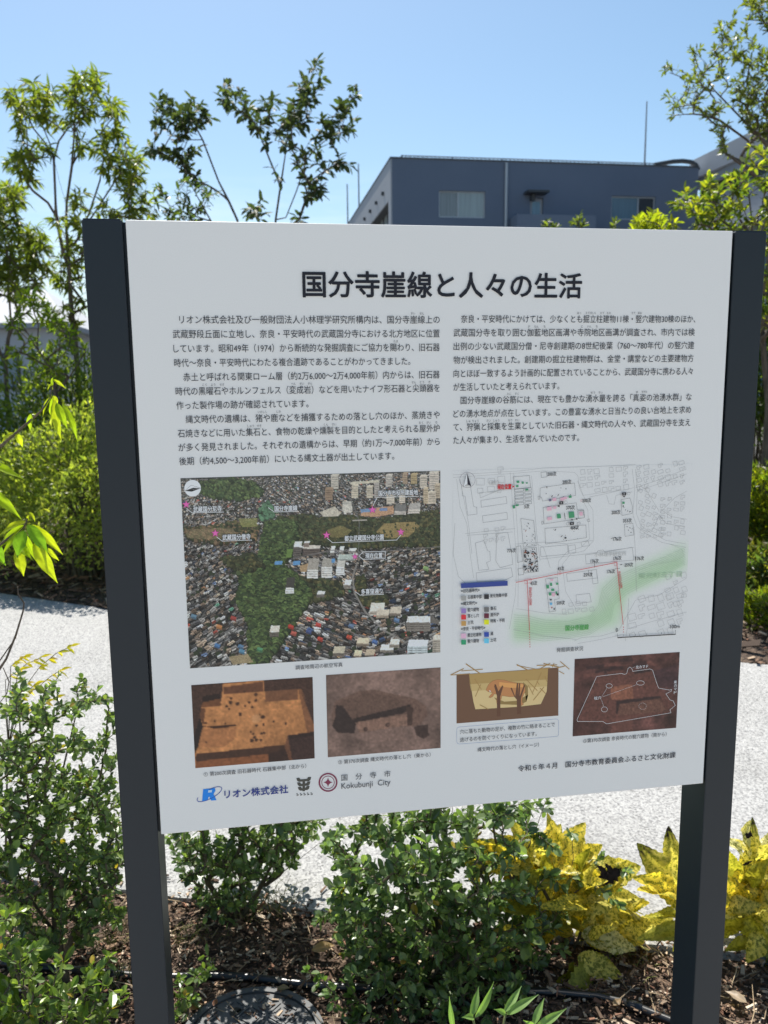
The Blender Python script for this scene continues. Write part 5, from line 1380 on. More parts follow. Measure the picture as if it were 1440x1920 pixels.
plant('small_tree', 'paler thin leaved sapling showing just above the sign top, left of centre', 'tree',
      [rooted([(420, 600), (396, 415), (372, 372), (352, 335)], YC - 1.0), poly([(396, 415), (350, 400), (318, 385)], YC - 1.0), poly([(380, 390), (390, 370), (402, 362)], YC - 1.0)],
      blob_tips(blC2, YC - 1.0, r, 4, 0.3), r,
      dict(tail=0.14, spacing=0.03, ang=58, pair=False, droop=0.25, L=0.07, wr=0.42, tpl=TPL_OVAL_S, pal=[(0.05, 0.075, 0.025), (0.07, 0.095, 0.03)], mat=M_LEAF_TREE, bend=(0.1, 0.3), term=3),
      dict(r=0.0024, expo=0.42, mat=M_BARK, up=0.1, rmax=0.03), parts=('crown', 'trunk'))
YD = 8.2
blD = [(590, 112, 6), (598, 120, 6), (590, 132, 5), (602, 144, 5), (592, 160, 8), (570, 156, 10), (558, 166, 8), (585, 175, 10), (555, 186, 12), (576, 190, 12), (546, 210, 14), (570, 212, 12), (560, 230, 13), (536, 236, 12), (428, 165, 10), (444, 176, 10), (418, 190, 8), (435, 196, 10), (454, 186, 10), (464, 200, 10), (450, 215, 10), (474, 215, 8), (500, 196, 10), (514, 190, 8), (510, 215, 10), (495, 230, 10), (480, 240, 8), (520, 246, 8), (495, 262, 6), (535, 266, 10), (550, 280, 8), (665, 160, 4), (670, 178, 6), (650, 195, 10), (640, 210, 12), (660, 220, 8), (630, 230, 12), (610, 230, 12), (655, 246, 8), (640, 250, 10), (615, 256, 10), (590, 252, 10), (590, 276, 10), (575, 296, 10), (600, 300, 8), (625, 310, 10), (640, 290, 8), (650, 305, 6), (560, 300, 8), (575, 330, 10), (590, 352, 12), (600, 336, 8), (580, 370, 10), (604, 356, 8), (575, 346, 7), (520, 335, 6), (515, 310, 6), (478, 390, 9), (470, 400, 8), (490, 380, 5), (500, 396, 6), (560, 412, 8), (570, 405, 8)]
plant('cherry_tree', 'dark leaved tree with upright forking stems above the middle of the sign top', 'tree',
      [rooted([(512, 560), (517, 412), (526, 350), (535, 290), (541, 240), (560, 190), (588, 135), (595, 112)], YD), poly([(521, 335), (506, 300), (491, 262), (470, 216), (432, 170)], YD), poly([(515, 440), (536, 408), (556, 358), (575, 300), (592, 278), (640, 240), (666, 165)], YD), poly([(515, 450), (562, 410), (575, 370)], YD), poly([(513, 480), (490, 430), (482, 392)], YD), poly([(541, 250), (510, 225), (500, 200)], YD)],
      blob_tips(blD, YD, r, 3.9, 0.3), r,
      dict(tail=0.15, spacing=0.032, ang=58, pair=False, droop=0.3, L=0.095, wr=0.47, tpl=TPL_OVAL_S, pal=[(0.042, 0.066, 0.030), (0.055, 0.082, 0.034), (0.075, 0.10, 0.038)], mat=M_LEAF_DULL, bend=(0.1, 0.3), term=3),
      dict(r=0.0024, expo=0.38, mat=M_BARK, up=0.1, rmax=0.026), parts=('crown', 'trunk'))
YE = 5.6
blE = [(1412, 5, 16), (1425, 25, 14), (1435, 8, 14), (1405, 42, 7), (1440, 50, 12), (1350, 55, 9), (1370, 46, 8), (1378, 35, 5), (1355, 70, 8), (1344, 90, 10), (1365, 82, 10), (1386, 75, 10), (1400, 66, 7), (1350, 108, 12), (1375, 100, 12), (1390, 106, 12), (1405, 116, 14), (1425, 100, 14), (1410, 85, 9), (1430, 126, 14), (1300, 100, 8), (1307, 92, 6), (1303, 116, 7), (1248, 128, 7), (1264, 130, 7), (1290, 145, 10), (1310, 146, 11), (1326, 130, 8), (1300, 165, 10), (1325, 165, 10), (1350, 140, 8), (1350, 130, 7), (1370, 160, 8), (1390, 150, 10), (1254, 180, 6), (1264, 196, 8), (1258, 212, 6), (1270, 202, 7), (1285, 180, 8), (1290, 196, 8), (1310, 196, 12), (1335, 210, 12), (1350, 200, 12), (1325, 216, 8), (1350, 240, 9), (1365, 240, 7), (1342, 250, 7), (1386, 170, 14), (1405, 165, 14), (1425, 160, 14), (1380, 190, 10), (1400, 190, 16), (1425, 190, 16), (1435, 216, 14), (1410, 220, 14), (1395, 215, 10), (1412, 240, 15), (1432, 236, 14), (1438, 252, 14), (1357, 270, 9), (1360, 286, 7), (1455, 120, 30), (1460, 200, 30), (1470, 40, 30)]
blE2 = [(1412, 280, 7), (1432, 282, 8), (1398, 306, 7), (1418, 314, 8), (1384, 334, 7), (1400, 340, 12), (1420, 345, 9), (1365, 330, 10), (1335, 340, 12), (1325, 356, 14), (1290, 366, 12), (1275, 380, 12), (1300, 386, 14), (1325, 380, 16), (1345, 366, 14), (1370, 360, 12), (1390, 366, 12), (1350, 390, 16), (1372, 396, 14), (1325, 406, 14), (1350, 416, 14), (1390, 390, 10), (1310, 416, 10), (1430, 386, 9), (1410, 420, 11), (1432, 426, 9), (1436, 340, 10), (1380, 440, 20), (1340, 450, 20), (1450, 400, 25), (1460, 320, 25), (1425, 460, 20), (1438, 520, 16), (1445, 600, 20), (1450, 560, 25)]
plant('camphor_tree', 'light green airy tree reaching in from the right edge, above the pale building', 'tree',
      [rooted([(1490, 760), (1486, 560), (1468, 400), (1450, 290), (1434, 245), (1412, 160), (1398, 128), (1362, 82)], YE), poly([(1450, 285), (1400, 232), (1340, 170), (1310, 128), (1302, 100)], YE), poly([(1455, 320), (1400, 262), (1350, 226), (1302, 200), (1262, 208)], YE), poly([(1345, 175), (1282, 146), (1255, 136)], YE), poly([(1440, 260), (1450, 150), (1440, 40)], YE)],
      blob_tips(blE, YE, r, 4.6, 0.3), r,
      dict(tail=0.10, spacing=0.02, ang=55, pair=False, droop=0.05, L=0.052, wr=0.36, tpl=TPL_OVAL_S, pal=[(0.10, 0.12, 0.028), (0.14, 0.155, 0.035), (0.075, 0.095, 0.025)], mat=M_LEAF_TREE, bend=(0.0, 0.25), term=4),
      dict(r=0.0018, expo=0.42, mat=M_BARK, up=0.1, rmax=0.03), parts=('crown', 'trunk'))
plant('camphor_tree', 'denser yellow green leaved tree behind the top right corner of the sign', 'tree',
      [rooted([(1440, 760), (1420, 520), (1405, 440), (1380, 400), (1340, 380), (1290, 372)], YE - 1.2), poly([(1412, 470), (1408, 400), (1400, 330), (1396, 285)], YE - 1.2), poly([(1412, 470), (1440, 400), (1448, 330)], YE - 1.2)],
      blob_tips(blE2, YE - 1.2, r, 2.9, 0.3), r,
      dict(tail=0.12, spacing=0.022, ang=58, pair=False, droop=0.1, L=0.062, wr=0.40, tpl=TPL_OVAL_S, pal=[(0.08, 0.115, 0.024), (0.13, 0.155, 0.026), (0.22, 0.22, 0.03), (0.06, 0.09, 0.022)], mat=M_LEAF_BRIGHT, bend=(0.0, 0.3), term=4),
      dict(r=0.002, expo=0.45, mat=M_BARK, up=0.1, rmax=0.04), parts=('crown', 'trunk'))
YF = 4.4
plant('golden_shrub', 'lime yellow leafy top poking above the sign below the right window', 'shrub',
      [rooted([(1222, 600), (1222, 470), (1222, 425)], YF), poly([(1222, 470), (1195, 435)], YF), poly([(1222, 470), (1250, 435)], YF)],
      blob_tips([(1190, 424, 12), (1205, 414, 11), (1222, 410, 11), (1240, 415, 11), (1258, 424, 10), (1215, 430, 20), (1240, 440, 20), (1200, 450, 20)], YF, r, 4, 0.2), r,
      dict(tail=0.10, spacing=0.02, ang=60, pair=False, droop=0.2, L=0.06, wr=0.36, tpl=TPL_OVAL_S, pal=[(0.20, 0.21, 0.02), (0.15, 0.18, 0.02)], mat=M_LEAF_BRIGHT, bend=(0.1, 0.35), term=5),
      dict(r=0.002, mat=M_TWIG, rmax=0.015))
for px, py, lab in ((1030, 413, 'thin dim sprout just above the sign top under the balcony, left one'), (1084, 408, 'thin dim sprout just above the sign top under the balcony, right one'), (1152, 420, 'thin dim sprout just above the sign top under the right window')):
    plant('sapling', lab, 'sapling', [rooted([(px - 2, 620), (px + 2, 470), (px, py + 2)], 6.0)], blob_tips([(px, py + 4, 7), (px + 2, py + 16, 9), (px, py + 40, 12)], 6.0, r, 9, 0.1), r,
          dict(tail=0.10, spacing=0.03, ang=50, pair=False, droop=0.1, L=0.06, wr=0.38, tpl=TPL_OVAL_S, pal=[(0.06, 0.08, 0.03), (0.09, 0.11, 0.03)], mat=M_LEAF_TREE, term=3), dict(r=0.002, rmax=0.01))

# ---- mounded shrubs in the far bed
def mound(name, label, cx, cy, rx, ry, h, n, L, pal, seed, wr=0.42, mat=None, z0=0.34, group=None, lump=0.16):
    rg = np.random.default_rng(seed)
    root = empty(name, (cx, cy, 0), label, 'shrub', group)
    k = rg.normal(0, 1, (14, 3)); ph = rg.uniform(0, 6.28, 14)
    d = unit(rg.normal(0, 1, (n, 3))); d[:, 2] = np.abs(d[:, 2]) * 1.0 - 0.25 * (rg.random(n) < 0.3)
    d = unit(d)
    f = 1 + lump * np.mean(np.sin(d @ (k.T * 5.5) + ph), 1) * 3.0
    f = f / f.max() * 1.04
    s = (1 - 0.38 * rg.random(n) ** 1.8) * f
    P = np.stack([cx + d[:, 0] * rx * s, cy + d[:, 1] * ry * s, z0 + np.maximum(d[:, 2], -0.2) * (h - z0) * s], 1)
    P[:, 2] = np.maximum(P[:, 2], 0.03)
    A = unit(d * 0.8 + rg.normal(0, 0.6, (n, 3)) + np.array([0, 0, 0.35]))
    N = unit(d + np.array([0, 0, 0.6]) + rg.normal(0, 0.5, (n, 3)))
    Ls = L * rg.lognormal(0, 0.2, n)
    leaf_mesh('foliage', TPL_FAR, P, A, N, Ls, Ls * wr, rg.uniform(0, 0.3, n), colours(rg, n, pal, None, 0.25), mat or M_LEAF_TREE, root)
    mb = MB()
    for j in range(26):
        a = rg.uniform(0, 6.28); e = unit(np.array([math.cos(a) * rg.uniform(.2, 1), math.sin(a) * rg.uniform(.2, 1), rg.uniform(.5, 1)]))
        b = np.array([cx + rg.normal(0, rx * .12), cy + rg.normal(0, ry * .12), -0.01]); t = np.array([cx + e[0] * rx * .85, cy + e[1] * ry * .85, z0 + e[2] * (h - z0) * .85])
        mb.tube([b, b * .5 + t * .5 + np.array([0, 0, h * .12]), t], [0.012, 0.008, 0.003], 5, cap=False)
    mb.build('stems', M_TWIG, root, True)
    return root

SOFT = [(0.11, 0.15, 0.035), (0.14, 0.18, 0.04), (0.17, 0.20, 0.04), (0.08, 0.12, 0.03)]
HG = 'clipped shrubs along the far side of the path'
HP = [(0.21, 0.25, 0.055), (0.25, 0.28, 0.06), (0.29, 0.30, 0.075), (0.15, 0.19, 0.045)]
def fy(x, d): return float(path_far(x)) + d
mound('mounded_shrub', 'yellow green rounded shrub directly left of the sign beyond the path', -1.55, fy(-1.55, 0.92), 0.95, 0.85, 1.36, 20000, 0.042, HP, 51, group=HG)
mound('mounded_shrub', 'yellow green rounded shrub at the left edge of the photo beyond the path', -3.05, fy(-3.05, 0.92), 1.05, 0.9, 1.38, 20000, 0.042, HP, 52, group=HG)
mound('mounded_shrub', 'yellow green rounded shrub hidden behind the left half of the sign', 0.05, fy(0.05, 0.92), 0.95, 0.8, 0.9, 9000, 0.045, HP, 53, group=HG)
mound('mounded_shrub', 'yellow green rounded shrub hidden behind the middle of the sign', 1.5, fy(1.5, 0.92), 0.8, 0.75, 0.85, 8000, 0.045, HP, 54, group=HG)
mound('background_shrub', 'tall mid green shrub behind the yellow green one left of the sign', -2.0, 7.3, 1.1, 0.9, 2.1, 12000, 0.062, SOFT, 55, group='taller shrubs behind the clipped ones', lump=.22)
mound('background_shrub', 'tall mid green shrub at the left edge behind the yellow green one', -3.6, 7.8, 1.2, 0.9, 2.05, 12000, 0.062, SOFT, 56, group='taller shrubs behind the clipped ones', lump=.22)
mound('background_shrub', 'tall dark green shrub hidden behind the sign', 0.2, 6.6, 1.3, 0.8, 1.5, 3500, 0.06, G_DARK, 57, group='taller shrubs behind the clipped ones', lump=.22)
RG_ = 'shrubs right of the sign'
def rmound(px, py0, py1, Y, label, n, L, pal, seed, wr=.42, mat=None, rx=.5):
    top = at(px, py0, Y); mound('garden_shrub', label, top[0] + 0.12, Y, rx, 0.42, top[2], n, L, pal, seed, wr, mat, z0=max(0.05, at(px, py1, Y)[2]), group=RG_, lump=.2)
rmound(1425, 455, 780, 6.0, 'tallest dark shrub right of the sign, at the back', 12000, 0.062, G_MID + G_DARK[2:], 61, rx=.9)
rmound(1425, 850, 1000, 4.3, 'bright yellow green shrub right of the sign at mid height', 6500, 0.055, [(0.15, 0.18, 0.02), (0.10, 0.14, 0.02), (0.2, 0.2, 0.02)], 62, .36, M_LEAF_BRIGHT, .55)
rmound(1432, 1010, 1120, 3.65, 'low dull green shrub with brownish leaves right of the sign', 4500, 0.05, [(0.09, 0.11, 0.03), (0.14, 0.13, 0.03), (0.08, 0.12, 0.04)], 63, .42, None, .42)
rmound(1418, 1105, 1190, 3.15, 'smallest lime green shrub beside the path right of the sign', 2600, 0.04, [(0.15, 0.16, 0.02), (0.10, 0.14, 0.02)], 64, .36, M_LEAF_BRIGHT, .22)

# ---- bushes around the sign
r = np.random.default_rng(77)
GB = [(0.075, 0.12, 0.045), (0.095, 0.145, 0.05), (0.06, 0.10, 0.04), (0.12, 0.165, 0.05)]
BOX = dict(tail=0.13, spacing=0.0105, ang=52, pair=True, L=0.019, wr=0.56, tpl=TPL_OVAL, pal=[(0.07, 0.115, 0.05), (0.085, 0.135, 0.055), (0.11, 0.16, 0.06), (0.05, 0.09, 0.04)], mat=M_LEAF_BOX, bend=(-0.15, 0.2), term=3, upb=0.6, roll=0.45, lv=0.26, young=(1.55, 1.5, 1.25))
BSTEM = dict(r=0.0009, expo=0.42, mat=M_TWIG, up=0.3, wob=0.25, seg=5)
def bx_(**k): d = dict(BOX); d.update(k); return d
YL = 0.76
blL = [(38, 1262, 7), (34, 1290, 16), (28, 1330, 26), (72, 1345, 24), (100, 1292, 12), (106, 1272, 7), (120, 1335, 18), (152, 1268, 6), (152, 1292, 12), (150, 1330, 16), (184, 1300, 8), (178, 1320, 10), (200, 1318, 8), (208, 1345, 9), (206, 1375, 12), (140, 1392, 20), (182, 1402, 16), (88, 1402, 24), (38, 1402, 28), (208, 1425, 13), (18, 1470, 32), (70, 1462, 32), (120, 1462, 32), (166, 1472, 27), (206, 1482, 18), (28, 1540, 32), (80, 1532, 34), (130, 1532, 34), (180, 1532, 30), (212, 1552, 18), (28, 1610, 34), (88, 1602, 36), (150, 1602, 36), (202, 1612, 24), (38, 1680, 30), (98, 1672, 32), (158, 1662, 32), (208, 1652, 20), (130, 1725, 26), (190, 1705, 22), (60, 1735, 26), (-25, 1400, 30), (-25, 1500, 35), (-25, 1620, 35), (230, 1500, 20), (235, 1600, 20)]
seedL = [rooted([(128, 1862), (118, 1800), (103, 1725), (92, 1650), (88, 1560)], YL), poly([(103, 1730), (125, 1640), (160, 1560), (185, 1470), (200, 1400)], YL), poly([(92, 1640), (60, 1540), (40, 1430), (36, 1330)], YL), poly([(90, 1600), (105, 1500), (128, 1400), (150, 1310)], YL), poly([(118, 1795), (150, 1730), (200, 1660), (222, 1620)], YL), poly([(88, 1560), (84, 1450), (100, 1350)], YL), poly([(110, 1760), (60, 1690), (15, 1600)], YL)]
plant('box_leaved_holly', 'tall loose small leaved bush left of the left post', 'bush', seedL, np.concatenate([blob_tips([b for b in blL if b[1] < 1520], YL, r, 2.7, 0.18), blob_tips([b for b in blL if b[1] >= 1520] + [(40, 1790, 26), (95, 1770, 22), (165, 1750, 20), (215, 1720, 16)], YL, r, 3.6, 0.2)]), r, bx_(tail=0.125, spacing=0.010, pal=GB + GB[:2], L=0.0175), dict(BSTEM, rmax=0.010), group='small leaved holly bushes')
YS = 0.36
blS = [(60, 1885, 24), (110, 1900, 26), (150, 1885, 26), (180, 1850, 20), (165, 1820, 14), (120, 1862, 18), (20, 1790, 26), (45, 1825, 24), (90, 1855, 20), (182, 1825, 13), (198, 1895, 14), (20, 1720, 20), (70, 1780, 14), (15, 1900, 30), (120, 1800, 12), (215, 1870, 12), (200, 1800, 9), (100, 1920, 30), (170, 1920, 26)]
plant('box_leaved_holly', 'low sunlit small leaved bush in the bottom left corner', 'bush', [rooted([(80, 1960), (85, 1900), (90, 1860)], YS), poly([(85, 1920), (140, 1880), (180, 1840)], YS), poly([(80, 1930), (40, 1850), (20, 1780)], YS)], blob_tips(blS, YS, r, 1.9, 0.10), r,
      bx_(tail=0.085, L=0.021, spacing=0.013, pal=[(0.09, 0.14, 0.03), (0.07, 0.12, 0.025), (0.12, 0.17, 0.035)], wr=.5), dict(BSTEM, rmax=0.006), group='small leaved holly bushes')
YC2 = 0.95
blM = [(335, 1575, 18), (368, 1575, 24), (400, 1592, 24), (350, 1602, 18), (380, 1632, 22), (420, 1622, 24), (450, 1582, 28), (460, 1642, 28), (500, 1572, 28), (500, 1622, 26), (540, 1562, 24), (540, 1606, 20), (572, 1552, 20), (590, 1542, 16), (430, 1682, 24), (382, 1682, 20), (470, 1692, 18), (400, 1712, 22), (430, 1722, 14), (558, 1590, 14), (345, 1640, 10), (330, 1610, 8), (450, 1500, 44), (385, 1500, 38), (530, 1490, 44), (450, 1430, 40), (400, 1430, 30), (520, 1420, 34)]
plant('box_leaved_holly', 'small leaved bush on three dark stems behind the lower left of the sign', 'bush', [rooted([(440, 1752), (432, 1730), (400, 1670), (365, 1620), (335, 1570)], YC2), poly([(438, 1740), (452, 1670), (456, 1590), (452, 1480)], YC2), poly([(440, 1740), (480, 1680), (515, 1610), (530, 1540), (535, 1450)], YC2), poly([(490, 1665), (550, 1620), (600, 1580)], YC2)], blob_tips(blM, YC2, r, 3.4, 0.16), r,
      bx_(L=0.0205, spacing=0.0125, tail=0.11), dict(BSTEM, rmax=0.011), group='small leaved holly bushes')
YG = 0.62
blG = [(620, 1582, 16), (650, 1612, 20), (640, 1562, 12), (700, 1560, 28, .12), (760, 1540, 28, .15), (820, 1540, 28, .12), (880, 1540, 26, .08), (930, 1532, 22), (980, 1524, 18), (1018, 1512, 13), (640, 1662, 20), (690, 1642, 28), (750, 1622, 34), (820, 1612, 38), (890, 1612, 34), (950, 1602, 26), (1000, 1572, 14), (1040, 1592, 10), (1072, 1566, 8), (1030, 1642, 14), (1060, 1662, 13), (1092, 1652, 11), (1112, 1640, 8), (1128, 1600, 6), (1150, 1692, 12), (1178, 1632, 9), (1162, 1660, 8), (700, 1702, 34), (770, 1702, 38), (840, 1702, 42), (920, 1692, 38), (980, 1672, 28), (600, 1722, 12), (640, 1732, 22), (700, 1772, 34), (770, 1782, 42), (840, 1792, 46), (920, 1782, 42), (990, 1742, 36), (1048, 1722, 22), (1090, 1702, 12), (720, 1842, 34), (790, 1862, 42), (870, 1862, 42), (950, 1852, 36), (1010, 1812, 30), (1060, 1782, 14), (690, 1902, 22), (650, 1780, 14), (670, 1820, 18), (640, 1690, 18), (760, 1912, 34), (840, 1912, 38), (930, 1902, 30), (700, 1480, 34, .1), (820, 1470, 38, .1), (930, 1470, 30, .05)]
seedG = [rooted([(838, 1935), (836, 1880), (832, 1800), (830, 1700), (840, 1600), (850, 1500)], YG), poly([(834, 1840), (780, 1760), (720, 1680), (660, 1610), (625, 1575)], YG), poly([(834, 1860), (900, 1760), (960, 1650), (1000, 1570), (1020, 1510)], YG), poly([(836, 1880), (740, 1850), (680, 1800), (620, 1730)], YG), poly([(900, 1770), (1000, 1720), (1100, 1660), (1180, 1630)], YG), poly([(836, 1890), (930, 1860), (1010, 1810), (1060, 1775)], YG), poly([(830, 1740), (760, 1640), (740, 1540)], YG + .1), poly([(838, 1900), (760, 1900), (690, 1890)], YG - .05), poly([(960, 1650), (930, 1580), (920, 1520)], YG), poly([(1060, 1680), (1075, 1610), (1072, 1570)], YG)]
plant('box_leaved_holly', 'largest dense dark green small leaved bush, under the middle of the sign', 'bush', seedG, np.concatenate([blob_tips([b for b in blG if b[0] < 1000], YG, r, 3.8, 0.19), blob_tips([b for b in blG if b[0] >= 1000], YG, r, 1.5, 0.10)]), r, bx_(L=0.0215, spacing=0.0115, tail=0.115), dict(BSTEM, rmax=0.012), group='small leaved holly bushes')
plant('box_leaved_holly', 'thin small leaved shoots leaning left in front of the black hose', 'bush', [rooted([(700, 1950), (680, 1915), (640, 1875), (600, 1838), (572, 1822)], 0.50), poly([(690, 1925), (675, 1880), (650, 1840)], 0.50)],
      blob_tips([(572, 1824, 7), (590, 1842, 9), (604, 1836, 7), (615, 1862, 9), (628, 1880, 8), (645, 1842, 6), (655, 1858, 8), (668, 1880, 8), (640, 1900, 10), (660, 1912, 10), (610, 1850, 7)], 0.50, r, 2.6, 0.03), r, bx_(L=0.018, spacing=0.012, tail=0.05, pal=[(0.05, 0.095, 0.03), (0.07, 0.12, 0.035)]), dict(BSTEM, r=0.0008, rmax=0.003), group='small leaved holly bushes')
plant('box_leaved_holly', 'small light green clump at the foot of the left post, on its right side', 'bush', [rooted([(350, 1912), (355, 1880), (372, 1840), (392, 1795)], 0.58), poly([(352, 1900), (340, 1870), (335, 1850)], 0.58)],
      blob_tips([(350, 1862, 16), (370, 1832, 15), (392, 1798, 10), (338, 1890, 13), (382, 1820, 10), (398, 1820, 6), (345, 1835, 10), (362, 1880, 12), (335, 1912, 10)], 0.58, r, 2.0, 0.06), r, bx_(L=0.018, spacing=0.011, tail=0.06, pal=[(0.08, 0.13, 0.035), (0.06, 0.105, 0.03), (0.1, 0.15, 0.04)]), dict(BSTEM, rmax=0.004), group='small leaved holly bushes')

# ---- large single leaves, placed one by one
def leaf_cluster(rows, cx, cy, n, rng, cols, d0=0.0, spread=34, lo=55, hi=100, w=(.21, .29), a0=-2.9, a1=0.6):
    for k in range(n):
        a = a0 + (a1 - a0) * (k + rng.random()) / n
        L = rng.uniform(lo, hi); x = cx + rng.uniform(-spread, spread); y = cy + rng.uniform(-spread, spread) * .7
        dd = d0 + rng.uniform(-.06, .07)
        rows.append((x, y, x + L * math.cos(a), y + L * math.sin(a) * .8, L * rng.uniform(*w), dd, dd + rng.uniform(-.07, .07), cols[rng.integers(len(cols))], dict(droop=rng.uniform(.15, .5))))

def big_leaf(mb, p0, p1, half, nrm, droop=0.15, fold=0.25, serr=0.0, wave=0.0, n=14, col=(0.3, 0.3, 0.03), rng=None, shape=0.85, tipc=None, acute=1.0, pw=0.8, vein=0.0):
    """blade from p0 to p1; half = half width in metres; serr = toothed margin; wave = crumpling"""
    rng = rng or RNG
    p0, p1 = np.asarray(p0, float), np.asarray(p1, float)
    L = np.linalg.norm(p1 - p0); a = unit(p1 - p0); s = unit(np.cross(nrm, a)); nn = np.cross(a, s)
    V, C = [], []; ncol = 7
    ph = rng.uniform(0, 6.28, 4)
    for i in range(n + 1):
        t = i / n
        w = half * (math.sin(math.pi * t ** shape) ** pw if 0 < t < 1 else 0.0) * (1 if t < .6 else 1 - acute * 0.35 * (t - .6) / .4)
        w = max(w, 0.0006)
        if serr and 0.15 < t < 0.97: w *= 1 + serr * (1 if i % 2 else -1)
        for j in range(ncol):
            q = (j / (ncol - 1)) * 2 - 1
            ww = w * q
            if serr and abs(q) < .9: ww = w * q / (1 + serr * (1 if i % 2 else -1)) if 0.15 < t < .97 else ww
            z = fold * abs(ww) - droop * L * (t - t * 0.0) ** 2 + droop * L * t * 0.5 + wave * half * (math.sin(7 * t + 3 * q + ph[0]) + .6 * math.sin(15 * t - 4 * q + ph[1])) * abs(q) ** .7 * math.sin(math.pi * min(1, t + .02))
            V.append(p0 + a * L * t + s * ww + nn * z)
            c = np.array(col, float)
            if tipc is not None and t > .86 + .05 * math.sin(9 * q + ph[2]): c = np.array(tipc)
            if vein: c = c * (1 + vein * math.sin(34 * t - 9 * abs(q)) * (abs(q) > .1) + vein * .6 * math.sin(5 * t + ph[3]))
            if abs(q) < .05: c = c * 1.25
            C.append(c)
    Q = [(i * ncol + j, i * ncol + j + 1, (i + 1) * ncol + j + 1, (i + 1) * ncol + j) for i in range(n) for j in range(ncol - 1)]
    mb.add(V, Q)
    mb.c.append(np.array(C))

def hand_leaves(name, mat, parent, rows, Y, rng, hws=1.0, tiltv=.5, **kw):
    """rows: (x0, y0, x1, y1, half width px, depth of base, depth of tip, colour, options)"""
    mb = MB()
    for row in rows:
        x0, y0, x1, y1, hw, d0, d1, col = row[:8]
        o = dict(kw); o.update(row[8] if len(row) > 8 else {})
        p0, p1 = at(x0, y0, Y + d0), at(x1, y1, Y + d1)
        tw = o.pop('tilt', rng.uniform(-tiltv, tiltv))
        ny = -0.75 if tiltv < .8 else -rng.uniform(.15, .95)
        nr = unit(np.array([tw, ny, 0.75]) + rng.normal(0, .15, 3))
        big_leaf(mb, p0, p1, hw * mpp(Y) * hws, nr, col=np.array(col) * rng.uniform(.85, 1.15), rng=rng, **o)
    return mb.build(name, mat, parent, smooth=True)

YEL, YEL2, OLV, CRM = (0.70, 0.575, 0.07), (0.64, 0.565, 0.12), (0.34, 0.33, 0.04), (0.72, 0.67, 0.32)  # OLV: greener leaves; on low and inner ones, shading put into the colour
BLK = (0.02, 0.014, 0.012)
r = np.random.default_rng(5)
YV = 0.66
va = empty('spotted_laurel', gnd(1062, 1868), 'yellow spotted laurel left of the right post, growing out behind the dense bush', 'shrub', 'spotted laurels')
sm = MB()
for pts, ra_ in (([(1062, 1868), (1066, 1800), (1052, 1740), (1030, 1690), (1012, 1655)], .007), ([(1066, 1800), (1085, 1760), (1092, 1735)], .005), ([(1058, 1860), (1112, 1815), (1120, 1790)], .005), ([(1052, 1740), (1070, 1690)], .004), ([(1012, 1860), (1030, 1815), (1040, 1780)], .005), ([(1075, 1850), (1112, 1840), (1135, 1825)], .004)):
    q = poly(pts, YV); 
    if ra_ == .007: q[0][2] = -0.02
    sm.tube(q, np.linspace(ra_, ra_ * .6, len(q)), 7)
sm.build('stems', M_TWIG, va, True)
S_L = dict(serr=.06, wave=.28, fold=.30, n=26, pw=.60, vein=.2, droop=.32, tiltv=.95)
RV = []
for cx, cy, n, cl in ((975, 1630, 13, (YEL, YEL, YEL2, OLV)), (1050, 1620, 10, (YEL, YEL2)), (1060, 1665, 13, (YEL, YEL2, OLV)), (1130, 1690, 11, (YEL2, YEL, OLV)), (1100, 1740, 13, (YEL2, YEL, CRM, OLV)), (1150, 1745, 8, (YEL2, CRM)), (1010, 1725, 10, (YEL, YEL2, OLV)), (930, 1650, 8, (YEL, YEL2))):
    leaf_cluster(RV, cx, cy, n, r, cl)
leaf_cluster(RV, 1090, 1800, 8, r, (OLV, OLV, YEL2), -.02, 30, 60, 100, a0=-.3, a1=3.3); leaf_cluster(RV, 1070, 1860, 6, r, (OLV,), -.06, 30, 60, 90, a0=0, a1=3.1)
hand_leaves('foliage', M_LEAF_SPOT, va, RV + [
    (1012, 1655, 1042, 1528, 36, 0, .06, YEL), (1016, 1655, 1098, 1542, 34, 0, .03, YEL), (1006, 1660, 935, 1545, 40, 0, .05, YEL), (1004, 1668, 878, 1560, 34, .02, .1, YEL2), (1012, 1650, 985, 1540, 34, .03, .12, YEL),
    (1024, 1690, 1208, 1612, 46, 0, .03, YEL2, dict(tilt=.1)), (1030, 1700, 1202, 1672, 36, -.02, -.06, YEL2), (1020, 1670, 1150, 1602, 40, .04, .14, YEL), (1030, 1690, 930, 1660, 34, .0, .02, YEL), (1040, 1700, 1120, 1650, 30, -.03, -.05, YEL),
    (1078, 1742, 1235, 1716, 34, 0, .03, YEL2), (1085, 1740, 1215, 1760, 32, -.03, -.06, YEL), (1070, 1730, 1170, 1690, 34, .02, .05, YEL), (1090, 1752, 1196, 1776, 26, -.05, -.1, CRM), (1075, 1745, 990, 1760, 28, -.02, -.03, YEL), (1062, 1725, 985, 1690, 28, .0, .0, YEL),
    (1105, 1795, 1262, 1868, 28, -.03, -.10, OLV, dict(droop=.25)), (1110, 1800, 1200, 1790, 34, .03, .08, OLV), (1120, 1800, 1190, 1840, 24, .05, .07, OLV),
    (1150, 1815, 1062, 1925, 58, -.06, -.22, OLV, dict(tilt=.2, wave=.06)), (1100, 1830, 1180, 1905, 42, -.04, -.16, OLV), (1100, 1815, 1020, 1880, 34, -.02, -.1, OLV), (1060, 1800, 1075, 1860, 26, -.02, -.05, OLV), (1120, 1850, 1120, 1930, 40, -.1, -.2, OLV),
    (965, 1735, 940, 1782, 17, -.06, -.1, YEL), (890, 1600, 858, 1618, 16, .05, .08, YEL), (1010, 1700, 940, 1700, 24, .03, .06, YEL)], YV, r, **S_L)
